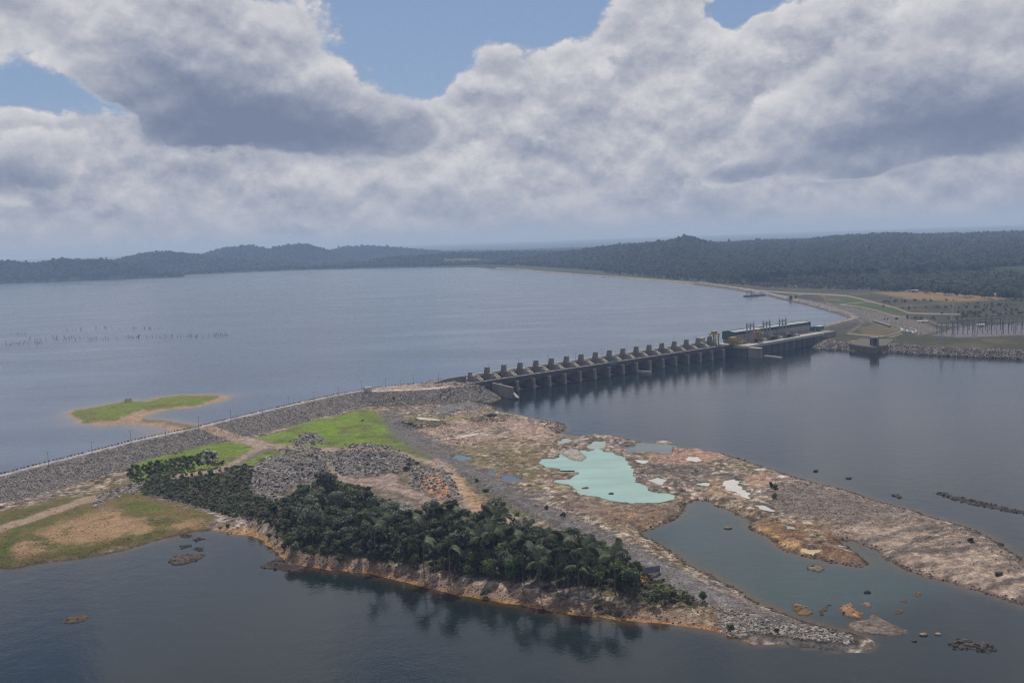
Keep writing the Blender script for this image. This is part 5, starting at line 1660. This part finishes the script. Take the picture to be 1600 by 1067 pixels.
rock_field('tip_rocks', tipz * (nr['d'] > -4) * (nr['h'] > -1.5), 1500, .5, 1.5, K_GREY)
river_edge = (nr['d'] > -2.5) * (nr['d'] < 3.5) * inframe * (nr['bank'] < .3) * (nr['px'] > 640) * (~nr['up'])
rock_field('shore_rocks', river_edge * 1.0, 5000, .2, 1.0, K_DARK, power=2.5)
shelf_w = (nr['zi'] == 0) * (nr['d'] > 2) * inframe * sstep(fbm(nr['x'], nr['y'], 20, 3, ox=95), .42, .62) * (nr['h'] > 1)
for nm in POOLS:
    shelf_w = shelf_w * (1 - zone(POOLS[nm], nr['px'], nr['py'], 2, 2))
rock_field('shelf_rocks', shelf_w, 13000, .2, 1.0, K_TAN, power=2.6)
rock_field('shelf_dark_rocks', shelf_w * sstep(fbm(nr['x'], nr['y'], 26, 3, ox=96), .5, .6), 4000, .2, .85, K_DARK, power=3)
spitz = zone([(1225, 752), (1270, 754), (1400, 790), (1470, 818), (1400, 822), (1330, 815), (1235, 805), (1200, 790)], nr['px'], nr['py'], 6) + zone([(1440, 812), (1500, 824), (1560, 850), (1600, 885), (1560, 870), (1480, 840)], nr['px'], nr['py'], 5)
rock_field('spit_rocks', spitz * (nr['d'] > 0), 4500, .22, .8, K_TAN + K_GREY[:3] + K_DARK[:2], power=2.5)
rock_field('bank_rocks', (nr['bank'] > .5) * (nr['d'] > 0) * inframe, 1800, .2, .9, K_TAN + K_DARK[:2], power=2.5)
bk = BANK
rbw = (bk['d'] < 32) * bk['ins'] * (bk['h'] > -.5) * ((bk['px'] > 1386) & (bk['px'] < 1640) | (bk['px'] < 1326)) * (bk['px'] > 1255)
rock_field('riverbank_rocks', rbw * 1.0, 12000, .6, 2.0, K_GREY + K_DARK, src=BANK, step=5.0)
rock_field('far_embankment_rocks', ((bk['rock'] > .5) | (bk['up'] & (bk['h'] > 11) & (bk['px'] > 1180))) * (bk['px'] < 1500) * 1.0, 6000, .6, 1.6, K_GREY, src=BANK, step=5.0)

# ------------------------------------------------------------------ islets and single boulders in the water
def islet(pts, hgt, rgb, label, cat='rocky islet', name='rock_islet', n_rocks=0, kinds=K_DARK, rsize=(.4, 1.1), seed=0, rough=.5):
    w = poly_world(pts, 0.0)
    c0 = w.mean(0)
    lo, hi = w.min(0) - 4, w.max(0) + 4
    st_ = max(.5, min(1.0, float((hi - lo).max()) / 60))
    gx, gy = np.meshgrid(np.arange(lo[0], hi[0], st_), np.arange(lo[1], hi[1], st_))
    x, y = gx.ravel(), gy.ravel()
    d = sdf(w, x, y) + (fbm(x, y, 4, 3, ox=seed) - .5) * 3.4
    z = np.where(d > 0, np.minimum(d * .45, .45 * hgt * (.3 + 1.3 * fbm(x, y, 4, 3, ox=seed + 3))), np.maximum(d * .5, -2)) + (fbm(x, y, 1.8, 3, ox=seed + 5) - .5) * rough * 1.3
    n1, n2 = gx.shape
    ii = np.arange(n1 * n2).reshape(n1, n2)
    F_ = np.stack([ii[:-1, :-1], ii[:-1, 1:], ii[1:, 1:], ii[1:, :-1]], -1).reshape(-1, 4)
    F_ = F_[z[F_].max(1) > -1.2]
    u_, inv_ = np.unique(F_, return_inverse=True)
    me = np_mesh(name, np.stack([x - c0[0], y - c0[1], z], 1)[u_], inv_.reshape(-1, 4), M_TERRAIN)
    rgbv = np.array(lin(*rgb)) * (.7 + .6 * fbm(x, y, 3, 3, ox=seed + 7))[:, None]
    wet = sstep(z, .7, .15)[:, None]
    rgbv = rgbv * (1 - .55 * wet)
    col_attr(me, 'soil', rgbv[u_])
    o = link(name, me, None, (float(c0[0]), float(c0[1]), 0))
    meta(o, label, cat)
    if n_rocks:
        rs = np.random.default_rng(seed + 50)
        kk = np.nonzero(d > -.8)[0]
        for q in rs.choice(kk, min(n_rocks, len(kk)), replace=False):
            r = link('rock', kinds[rs.integers(len(kinds))], o, (float(x[q] - c0[0]), float(y[q] - c0[1]), float(max(z[q], -.2))))
            s = rs.uniform(*rsize)
            r.scale = (s * rs.uniform(.9, 1.5), s, s * rs.uniform(.6, 1)); r.rotation_euler = (rs.uniform(-.4, .4), rs.uniform(-.4, .4), rs.uniform(0, 6))
    return o

def boulder(px, py, s, label, kind=None, sz=.7, rz=0, tan=False):
    x, y = G(px, py, 0)
    o = link('boulder', rock_mesh('boulder', int(px * 7 + py), M_ROCK_TAN if tan else M_ROCK_DARK, sub=2, rough=.14), None, (x, y, s * .12))
    o.scale = (s * 1.3, s, s * sz); o.rotation_euler = (0.1, -.08, rz)
    return meta(o, label, 'boulder')

islet([(265, 877), (272, 869), (284, 866), (300, 867), (318, 866), (320, 871), (305, 877), (284, 882), (270, 882)], 1.2, (92, 80, 70), 'low brown rocky islet in the cove off the sandy meadow shore', n_rocks=26, seed=1)
islet([(279, 836), (290, 834), (298, 836), (294, 840), (282, 841)], .7, (84, 74, 62), 'low brown rock patch just off the meadow shore, the nearer to land of two', n_rocks=8, seed=2)
islet([(281, 853), (293, 851), (297, 854), (286, 856)], .5, (70, 62, 56), 'tiny dark rock patch between the meadow shore and the brown islet', n_rocks=5, seed=3)
islet([(300, 843), (312, 839), (319, 842), (306, 846)], .5, (70, 62, 56), 'scatter of dark rocks close to the end of the meadow beach', n_rocks=7, seed=4)
islet([(302, 857), (316, 855), (318, 861), (305, 861)], .5, (72, 64, 58), 'small dark rock patch in the cove directly behind the brown islet', n_rocks=6, seed=5)
islet([(97, 969), (104, 964), (118, 963), (133, 961), (140, 963), (130, 970), (115, 974), (100, 973)], 1.3, (104, 86, 62), 'lone brown rock islet in the dark water near the picture corner', n_rocks=5, seed=6, rsize=(.3, .7))
islet([(405, 886), (420, 878), (438, 870), (455, 878), (478, 886), (470, 893), (440, 892), (415, 888)], 1.0, (80, 70, 64), 'dark rubble spit of stones at the cove corner below the grove', n_rocks=34, seed=7, rsize=(.4, 1.0))
islet([(1259, 884), (1266, 881), (1280, 883), (1287, 889), (1282, 894), (1268, 891)], 2.0, (126, 112, 96), 'single flat-topped boulder islet in the lagoon beside the orange rock tongue', n_rocks=3, seed=8, rsize=(.5, 1.2))
islet([(1236, 944), (1246, 942), (1258, 948), (1270, 957), (1262, 963), (1246, 961), (1238, 954)], 1.1, (128, 104, 72), 'ochre rock reef off the causeway tip beside a narrow dark one', n_rocks=10, kinds=K_TAN, seed=9)
islet([(1276, 956), (1286, 948), (1298, 944), (1294, 951), (1283, 961)], .9, (104, 90, 74), 'narrow dark slanting reef between the ochre reef and the gravel bar', n_rocks=8, seed=10)
islet([(1308, 951), (1316, 944), (1330, 944), (1340, 953), (1350, 960), (1344, 968), (1332, 965), (1318, 960)], 1.5, (140, 106, 80), 'reddish rock reef joined to the pale gravel bar', n_rocks=12, kinds=K_TAN, seed=11)
islet([(1321, 977), (1335, 970), (1352, 966), (1360, 959), (1368, 960), (1385, 970), (1410, 983), (1424, 990), (1400, 993), (1370, 992), (1340, 988)], 1.0, (128, 114, 105), 'pale triangular gravel bar in the water off the causeway tip', 'gravel bar', 'gravel_bar', n_rocks=14, kinds=K_TAN, seed=12, rsize=(.2, .5), rough=.35)
islet([(1347, 944), (1356, 941), (1367, 947), (1360, 950), (1350, 949)], 1.2, (142, 122, 92), 'small tan rock in the lagoon just behind the reddish reef', n_rocks=3, kinds=K_TAN, seed=13)
islet([(1427, 929), (1434, 925), (1442, 928), (1438, 934), (1430, 934)], 1.4, (124, 100, 78), 'brown rock standing in open water, outermost of the chain of three', n_rocks=2, kinds=K_TAN, seed=14)
islet([(1408, 939), (1418, 936), (1422, 942), (1412, 945)], .8, (118, 98, 76), 'brown rock in the chain of three, the middle one', n_rocks=2, kinds=K_TAN, seed=15)
islet([(1396, 956), (1404, 951), (1412, 955), (1404, 960)], .7, (116, 92, 68), 'brown rock in the chain of three, closest to the gravel bar', n_rocks=2, kinds=K_TAN, seed=16)
islet([(1484, 1004), (1494, 998), (1510, 1001), (1524, 1006), (1542, 1008), (1553, 1013), (1540, 1019), (1526, 1015), (1508, 1014), (1490, 1010)], 1.0, (88, 80, 76), 'cluster of dark boulders alone in the water at the picture corner', 'rock cluster', n_rocks=40, seed=17, rsize=(.6, 1.7))
islet([(1462, 771), (1475, 769), (1490, 775), (1520, 781), (1550, 788), (1580, 795), (1610, 800), (1610, 805), (1580, 800), (1545, 793), (1510, 786), (1480, 777)], .8, (84, 78, 72), 'long thin line of rocks breaking the river surface beyond the rock spit', 'rock line', n_rocks=90, seed=18, rsize=(.6, 1.5))
boulder(1138, 825, 2.0, 'small dark boulder in the lagoon near its rocky head', tan=True)
boulder(1355, 925.5, 1.6, 'small low rock in the lagoon between the orange tongue and the reefs')
boulder(1326, 747, 2.0, 'low dark rock in the river off the middle of the spit')
boulder(1399, 774, 2.2, 'dark rock in the river between the spit and the thin rock line')
boulder(1405, 777, 1.6, 'smaller dark rock right beside the one off the spit')
boulder(1274, 736, 1.8, 'low rock in the river close to the upper spit shore')
boulder(1152, 716, 1.6, 'pale rock in the river just off the pink rock point', tan=True)
boulder(1163, 717.5, 1.2, 'smaller pale rock in the river off the pink rock point', tan=True)
boulder(1466, 991, 1.2, 'small grey rock off the pointed end of the gravel bar', tan=True)
boulder(1443, 992, 1.5, 'flat grey rock between the gravel bar and a smaller stone', tan=True)
boulder(1428, 1001, 1.1, 'little dark stone in the water below the gravel bar')
boulder(1562, 851, 2.0, 'rock in the river beside the outer edge of the spit end')
o = boulder(914, 767, 2.1, 'dark boulder in the turquoise pool, the wider of two', sz=.5); o.location.z = 2.2
o = boulder(955, 776, 1.6, 'dark round boulder at the lower edge of the turquoise pool'); o.location.z = 2.2
for k, (px, py, s, lab, tan) in enumerate(((769, 649, 4.6, 'big black boulder on the rock shelf near the wing wall', False), (640, 662, 2.6, 'dark boulder at the edge of the grass beside the gravel track', False),
        (647, 665, 2.2, 'lower dark boulder beside the gravel track', False), (618, 650, 2.6, 'pale rounded boulder at the foot of the embankment', True), (566, 659, 1.6, 'small dark stone lying on the bright grass', False),
        (275, 710, 1.8, 'white stone on the grass behind the hedge of shrubs', True), (284, 709, 1.6, 'dark stone on the grass beside a white one', False), (1560, 895, 2.4, 'dark round boulder on the spit end', False))):
    x, y = G(px, py, 4)
    o = link('boulder', rock_mesh('boulder', 900 + k, M_ROCK_TAN if tan else M_ROCK_DARK, sub=2, rough=.14), None, (x, y, float(height(x, y)) + s * .2))
    o.scale = (s * 1.2, s, s * .8); o.rotation_euler = (0, .1, k)
    meta(o, lab, 'boulder')
for k, (pts, lab) in enumerate((([(650, 653), (657, 652), (688, 656), (686, 658), (655, 656)], 'long pale rock slab on the shelf next to the dull grass'), ([(716, 681), (748, 676), (748, 679), (722, 684)], 'long white slab of bare rock in the middle of the shelf'))):
    w = poly_world(pts, 3.0); c0 = w.mean(0)
    hh = float(height(*c0))
    o = MB().prism_z([tuple(q - c0) for q in w], -1, .7).obj('rock_slab', simple_mat('slab_rock_%d' % k, lin(170, 160, 150), var=.3, scale=.4, bump=.6))
    o.location = (float(c0[0]), float(c0[1]), hh)
    meta(o, lab, 'rock slab')

# ------------------------------------------------------------------ trees
SPECIES = {}
def species(key, n, R_, H0, H1, cl, leaves, size, mat, trunk_h, bark, flat=.7, limbs=4):
    SPECIES[key] = [(crown_mesh('crown', hash_(key) + i, R_, H0, H1, cl, leaves, size, mat, flat), trunk_mesh('trunk', hash_(key) + 50 + i, trunk_h, R_ * .06 + .08, bark, limbs)) for i in range(n)]
def hash_(s): return sum(ord(ch) * (i + 3) for i, ch in enumerate(s)) % 9000
species('round', 4, 4.6, 2.5, 11.5, 15, 1050, .55, M_LEAF, 8, M_BARK)
species('tall', 3, 3.6, 3.0, 15.0, 15, 950, .55, M_LEAF, 12, M_BARK_PALE)
species('grey', 3, 4.4, 3.0, 10.5, 14, 950, .5, M_LEAF_GREY, 8, M_BARK_PALE)
species('fresh', 3, 4.4, 2.2, 10.5, 14, 1000, .5, M_LEAF_FRESH, 8, M_BARK)
species('olive', 3, 3.6, 2.0, 9.0, 12, 800, .5, M_LEAF_OLIVE, 7, M_BARK)
species('giant', 3, 6.2, 4.0, 17.0, 20, 1500, .6, M_LEAF_GREY, 12, M_BARK_PALE)
species('shrub', 5, 2.0, .1, 2.9, 10, 420, .34, M_LEAF, 1.8, M_BARK, limbs=5)
species('shrub_fresh', 3, 2.0, .1, 2.6, 9, 400, .34, M_LEAF_FRESH, 1.6, M_BARK, limbs=5)
species('shrub_grey', 3, 2.0, .1, 2.4, 9, 360, .3, M_LEAF_GREY, 1.6, M_BARK, limbs=5)
species('shrub_olive', 3, 2.0, .1, 2.4, 9, 360, .32, M_LEAF_OLIVE, 1.6, M_BARK, limbs=5)
species('forest', 4, 8.0, 5.0, 21.0, 16, 900, 1.1, M_LEAF_FAR, 15, M_BARK_PALE)
rsT = np.random.default_rng(33)

def tree(key, x, y, z, s, label, cat='tree', name='tree', group=None, sz=1.0):
    cm, tm = SPECIES[key][rsT.integers(len(SPECIES[key]))]
    o = meta(empty(name, (float(x), float(y), float(z)), float(rsT.uniform(0, 6.28))), label, cat, group)
    o.scale = (s, s, s * sz)
    link('trunk' if cat == 'tree' else 'stem', tm, o); link('crown' if cat == 'tree' else 'foliage', cm, o)
    return o

def spread(poly, mind, tries, z=4.0):
    w = np.array(poly, float)
    lo, hi = w.min(0), w.max(0)
    pts, out = [], []
    for _ in range(tries):
        q = rsT.uniform(lo, hi)
        if not inside(w, np.array([q[0]]), np.array([q[1]]))[0]:
            continue
        x, y = G(q[0], q[1], z)
        if all((x - a) ** 2 + (y - b) ** 2 > mind ** 2 for a, b in pts):
            pts.append((x, y))
    return np.array(pts)

# palms
def frond_mesh(seed):
    rs = np.random.default_rng(seed)
    L, n = 6.2, 11
    v, f = [], []
    def rib(t): return np.array([L * (.15 + .85 * t) * math.cos(.9 - 1.5 * t * t * .75) if False else L * (t * .86 - .12 * t * t), 0, L * (.62 * t - .80 * t * t)])
    for i in range(n * 2):
        t = .1 + .9 * i / (n * 2 - 1)
        c_ = rib(t); tip = rib(min(1, t + .12))
        ll = 1.45 * math.sin(math.pi * (.12 + .82 * t)) * rs.uniform(.8, 1.1)
        for sd in (-1, 1):
            a = c_ + (0, 0, .02); b = tip + np.array([.1, sd * ll, -.45 * ll * rs.uniform(.5, 1.3)])
            o = len(v)
            wv = np.array([.17, 0, 0])
            v += [a - wv, a + wv, b + wv * .3, b - wv * .3]
            f.append((o, o + 1, o + 2, o + 3))
    for i in range(6):
        a, b = rib(i / 6), rib((i + 1) / 6)
        o = len(v); wv = np.array([0, .09, 0])
        v += [a - wv, a + wv, b + wv, b - wv]; f.append((o, o + 1, o + 2, o + 3))
    return np_mesh('frond', np.array(v), np.array(f), M_FROND)
FRONDS = [frond_mesh(300 + i) for i in range(3)]
PTRUNK = [MB().tube((0, 0, -.6), (.15, .1, 4), .26, .22, 7).tube((.15, .1, 4), (.2, .3, 9.2), .22, .2, 7).mesh('trunk', M_BARK) for _ in range(1)]
def palm(x, y, z, s, label):
    o = meta(empty('palm_tree', (float(x), float(y), float(z)), float(rsT.uniform(0, 6.28))), label, 'palm', 'palms in the grove')
    o.scale = (s, s, s * 1.25)
    link('trunk', PTRUNK[0], o)
    n = 15
    for i in range(n):
        fr = link('frond', FRONDS[i % 3], o, (.2, .3, 9.1))
        fr.rotation_euler = (0, float(-1.05 + 1.25 * ((i * .618) % 1.0) ** .8), float(i * 2.39996))
        k = float(rsT.uniform(.85, 1.15)); fr.scale = (k, k, k)
    return o

PALMS = [(691, 807), (704, 803), (716, 816), (770, 812), (781, 817), (753, 838), (855, 838), (867, 864), (886, 862), (903, 881), (915, 862), (815, 855), (772, 838), (597, 806), (642, 812), (585, 822), (728, 832), (935, 868), (660, 840), (842, 868), (880, 846), (700, 850), (960, 872), (800, 834)]
pal_xy = []
for k, (px, py) in enumerate(sorted(PALMS)):
    x, y = G(px, py, 22)
    pal_xy.append((x, y))
    palm(x, y, float(height(x, y)) - .2, float(rsT.uniform(1.35, 1.65)), 'palm with arching feathery fronds in the grove, %s palm from the cove end' % ordinal(k + 1))

pts = spread(GROVE, 6.0, 9000)
pts = np.array([p for p in pts if min((p[0] - a) ** 2 + (p[1] - b) ** 2 for a, b in pal_xy) > 3.0 ** 2])
dd = -sdf(SHORE_W, pts[:, 0], pts[:, 1]) * -1
LOOK = {'round': 'round dark-green', 'tall': 'tall narrow-crowned', 'grey': 'grey-green', 'fresh': 'fresh-green', 'olive': 'small olive-brown', 'giant': 'very broad pale grey-green'}
ROW = ['front row on the bank', 'second row', 'third row', 'rear rows']
band = np.digitize(dd, [15, 25, 36])
for bnd in range(4):
    sel = [i for i in np.argsort(pts[:, 0]) if band[i] == bnd]
    for k, i in enumerate(sel):
        key = rsT.choice(['round', 'tall', 'grey', 'fresh', 'olive'], p=[.34, .16, .24, .12, .14])
        x, y = pts[i]
        pxx, _ = project(x, y, 5)
        if bnd >= 1 and 455 < pxx < 930 and rsT.random() < .10: key = 'giant'
        if pxx > 935: key = rsT.choice(['round', 'fresh', 'fresh'])
        if pxx < 450 : key = rsT.choice(['olive', 'round'])
        s = float(rsT.uniform(.74, 1.28)) * (.62 if pxx < 450 else 1) * (.8 if bnd == 0 else 1)
        tree(key, x, y, float(height(x, y)) - .2, s, '%s grove tree, %s from the cove in the %s' % (LOOK[key], ordinal(k + 1), ROW[bnd]), group='trees of the grove', sz=float(rsT.uniform(.9, 1.15)))

def at(px, py, z=4.0):
    x, y = G(px, py, z)
    for _ in range(3):
        z = float(height(x, y)); x, y = G(px, py, z)
    return x, y, z
SINGLE = [('fresh', 345, 829, .30, 'small round bush-like tree on the cove shore, first beside the water'), ('round', 356, 826, .32, 'small dark tree on the cove shore beside a paler one'), ('round', 394, 812, .72, 'dense dark tree standing alone between thicket and cove'),
          ('grey', 758, 936, .62, 'dark spreading tree leaning at the water edge below the grove'), ('olive', 500, 884, .42, 'low tree on the orange bank near the white dead trunk'),
          ('round', 1022, 948, .62, 'dark tree on the slope below the signboard, the lowest'), ('round', 1038, 944, .7, 'dark tree on the slope below the signboard, the middle one'), ('fresh', 1052, 937, .55, 'bright green tree on the slope below the signboard'),
          ('olive', 1075, 940, .5, 'olive tree between the signboard slope and the causeway rocks'), ('round', 1098, 941, .5, 'last dark tree before the bare rocky causeway tip')]
for key, px, py, s, lab in SINGLE:
    x, y, z = at(px, py)
    tree(key, x, y, z - .2, s, lab)
SHRUB_AT = [(640, 905, 'grey', 'small shrub on the bank edge under the grove, beside the fallen branch'), (627, 902, 'grey', 'small shrub at the foot of the sandy bank near the cove'), (950, 960, 'grey', 'grey-green shrub on the shore below the last grove trees'),
            (965, 962, 'grey', 'grey shrub on the shore next to another, nearer the causeway'), (935, 955, 'grey', 'grey shrub at the shore, first below the grove corner'), (1140, 985, '', 'dark shrub at the water edge of the causeway tip'),
            (1213, 988, '', 'dark shrub among the boulders of the causeway tip'), (820, 812, '_fresh', 'green shrub beside the gravel causeway near the grove back'), (832, 816, '_fresh', 'second green shrub beside the gravel causeway behind the grove'), (808, 806, '_fresh', 'third green shrub in the strip between track and causeway'),
            (854, 795, '', 'dark shrub on the gravel near the turquoise pool'), (880, 806, '', 'lone shrub on the gravel causeway below the turquoise pool'), (967, 849, '_fresh', 'bright round shrub alone on the gravel causeway'), (1204, 760, '', 'shrub on the pink rock at the top of the spit'),
            (1213, 764, '', 'larger shrub at the top of the spit'), (1210, 778, '', 'lower shrub at the top of the spit'), (1517, 846, '', 'single dark shrub among rocks on the outer spit'), (1000, 890, '', 'shrub beside the signboard post'),
            (700, 789, '', 'shrub between the orange rubble and the dirt track'), (640, 728, '', 'shrub at the edge of the large rock heap'), (652, 725, '_fresh', 'green shrub beside the large rock heap and dirt track'), (635, 735, '', 'low shrub under the large rock heap'),
            (580, 795, 'grey', 'shrub beside the small rubble heap behind the grove'), (745, 752, '_fresh', 'green shrub right of the bare dirt track'.replace(' right of', ' across')), (760, 768, '_fresh', 'green shrub between dirt track and gravel causeway'),
            (590, 612, '', 'dark shrub high on the embankment slope below the shelter'), (615, 624, '', 'dark shrub on the embankment slope, lower of two'), (672, 597, '', 'shrub among riprap at the abutment wall'), (690, 594, '', 'shrub against the ribbed abutment wall')]
for px, py, k, lab in SHRUB_AT:
    x, y, z = at(px, py)
    tree('shrub_grey' if k == 'grey' else 'shrub' + k, x, y, z - .2, float(rsT.uniform(.8, 1.3)), lab, 'shrub', 'shrub')

THICK_A = [(196, 740), (208, 730), (240, 727), (290, 718), (322, 711), (338, 714), (332, 724), (300, 734), (250, 742), (212, 746)]
THICK_B = [(226, 766), (240, 746), (300, 743), (345, 737), (390, 724), (398, 740), (394, 772), (420, 784), (430, 802), (400, 812), (360, 804), (310, 790), (270, 779), (242, 774)]
for pl, md, where, ks in ((THICK_A, 4.2, 'hedge on the bright grass', ['shrub', 'shrub_fresh']), (THICK_B, 5.6, 'thicket before the rock heaps', ['shrub', 'shrub_olive', 'shrub_olive', 'shrub_fresh', 'shrub_grey'])):
    pp = spread(pl, md, 5000)
    for k, i in enumerate(np.argsort(pp[:, 0])):
        x, y = pp[i]
        tree(rsT.choice(ks), x, y, float(height(x, y)) - .2, float(rsT.uniform(.5, 1.25)), 'shrub in the %s, %s from its meadow end' % (where if len(where) < 50 else where, ordinal(k + 1)), 'shrub', 'shrub', 'shrubs: ' + where)

# low undergrowth that nobody could count
def growth(name, prob, n, smin, smax, kinds):
    k = rsR.choice(len(prob), n, p=prob / prob.sum())
    x, y = NEAR['x'][k] + rsR.uniform(-.8, .8, n), NEAR['y'][k] + rsR.uniform(-.8, .8, n)
    s = rsR.uniform(smin, smax, n)
    S = np.stack([s, s, s * rsR.uniform(.6, 1.2, n)], 1)
    Rt = np.zeros((n, 3)); Rt[:, 2] = rsR.uniform(0, 6.28, n)
    return scatter(name, np.stack([x, y, height(x, y) - .15], 1), Rt, S, rsR.integers(0, len(kinds), n), kinds)
tuft = [crown_mesh('tuft', 400 + i, 1.0, 0, 1.0, 5, 60, .3, m_) for i, m_ in enumerate((M_LEAF, M_LEAF_OLIVE, M_LEAF_FRESH, M_LEAF_GREY))]
gz = zone(SCRUB, nr['px'], nr['py'], 5) * (nr['d'] > 7) * (nr['pile'] < .3)
gz = gz * (nr['zi'] != 7) * (nr['zi'] != 4)
growth('undergrowth', gz * sstep(fbm(nr['x'], nr['y'], 14, 3, ox=97), .3, .55), 7000, .5, 1.5, tuft)
dry_t = [crown_mesh('dry_tuft', 410 + i, 1.0, 0, .7, 4, 40, .3, leaf_mat('dry_grass_%d' % i, rgb, warm=(.16, .13, .05))) for i, rgb in enumerate(((.11, .10, .035), (.07, .085, .03)))]
gz2 = ((nr['zi'] == 1) + (nr['zi'] == 2) + .25 * (nr['zi'] == 3) + .5 * (nr['emb'] > .5) * zone([(560, 620), (660, 625), (680, 645), (600, 655)], nr['px'], nr['py'], 6)) * (nr['d'] > 3) * sstep(fbm(nr['x'], nr['y'], 18, 3, ox=98), .45, .6)
gz2 = gz2 + (nr['zi'] == 0) * (nr['d'] > 8) * zone([(735, 745), (770, 760), (820, 795), (850, 818), (820, 815), (770, 795), (745, 770)], nr['px'], nr['py'], 8)
growth('dry_tussocks', gz2, 5000, .2, .6, dry_t)
gi_ = (nr['zi'] == 9) * (nr['disl'] > 4) * zone(ISLET_GRASS, nr['px'], nr['py'], 2)
growth('islet_grass', gi_ * 1.0, 900, .15, .42, [tuft[2], dry_t[1]])

# dead trunks on the bank and drowned trees in the reservoir
def dead_mesh(seed, H):
    rs = random.Random(seed)
    mb = MB().tube((0, 0, -2), (rs.uniform(-.6, .6), rs.uniform(-.6, .6), H), .32, .1, 5)
    for _ in range(3):
        z = H * rs.uniform(.4, .85); a = rs.uniform(0, 6.28); l = H * rs.uniform(.15, .35)
        mb.tube((0, 0, z), (math.cos(a) * l, math.sin(a) * l, z + l * .9), .14, .05, 4)
    return mb
for k, (px, py, H, lab) in enumerate(((455, 872, 4, 'white dead trunk above the dark rubble at the cove corner'), (487, 874, 4.5, 'white dead trunk on the orange bank beside the low tree'), (1040, 972, 3, 'bleached driftwood stump at the water line below the signboard'))):
    x, y, z = at(px, py)
    o = dead_mesh(60 + k, H).obj('dead_trunk', M_BARK_PALE)
    o.location = (x, y, z); meta(o, lab, 'dead trunk')
DEADK = [dead_mesh(70 + i, 3.0 + i).mesh('trunk', M_STEEL_DARK) for i in range(4)]
lines = [((0, 522.5), (40, 522), 10), ((98, 515.5), (130, 514.5), 9), ((150, 513), (178, 512), 9), ((185, 514), (215, 513), 8), ((222, 514.5), (252, 513), 10), ((0, 540), (70, 536), 26), ((40, 530), (120, 533), 14), ((80, 530), (150, 529), 26), ((140, 531), (220, 527), 24), ((220, 528), (300, 526), 20), ((290, 527), (362, 523.5), 22)]
drowned = []
for ln, (a, b, n) in enumerate(lines):
    for k in range(n):
        t_ = rsT.random()
        drowned.append((ln >= 5, a[0] + (b[0] - a[0]) * t_, a[1] + (b[1] - a[1]) * t_ + rsT.normal() * (1.6 if ln in (5, 6, 7) else .7)))
for row in (False, True):
    for k, (_, px, py) in enumerate(sorted(q for q in drowned if q[0] == row)):
        x, y = G(px, py, 12)
        o = link('drowned_tree', DEADK[rsT.integers(4)], None, (x, y, 11.8))
        s = float(rsT.uniform(.5, 1.15)); o.scale = (s * 1.6, s * 1.6, s); o.rotation_euler = (0, 0, float(rsT.uniform(0, 6)))
        where = 'long near row' if row else 'short far rows'
        meta(o, 'small dark drowned tree in the reservoir, %s along the %s' % (ordinal(k + 1), where), 'drowned tree', 'drowned trees of the ' + where)

# trees one can tell apart along the foot of the far forest
fx = np.sort(rsT.uniform(1335, 1606, 64))
for k, px in enumerate(fx):
    py = np.interp(px, ff[:, 0], ff[:, 1]) + rsT.uniform(-1.0, 1.6) + 1.2
    x, y = G(px, py, 12)
    z = float(bank_height(x, y)) if (140 < x < 1480 and y < 3080) else float(far_height(np.array([x]), np.array([y]))[0])
    tree('forest', x, y, z - .5, float(rsT.uniform(.55, 1.05)), 'tree at the far forest edge, %s along it from the long shed' % ordinal(k + 1), name='forest_tree', group='trees at the edge of the far forest', sz=float(rsT.uniform(.85, 1.2)))
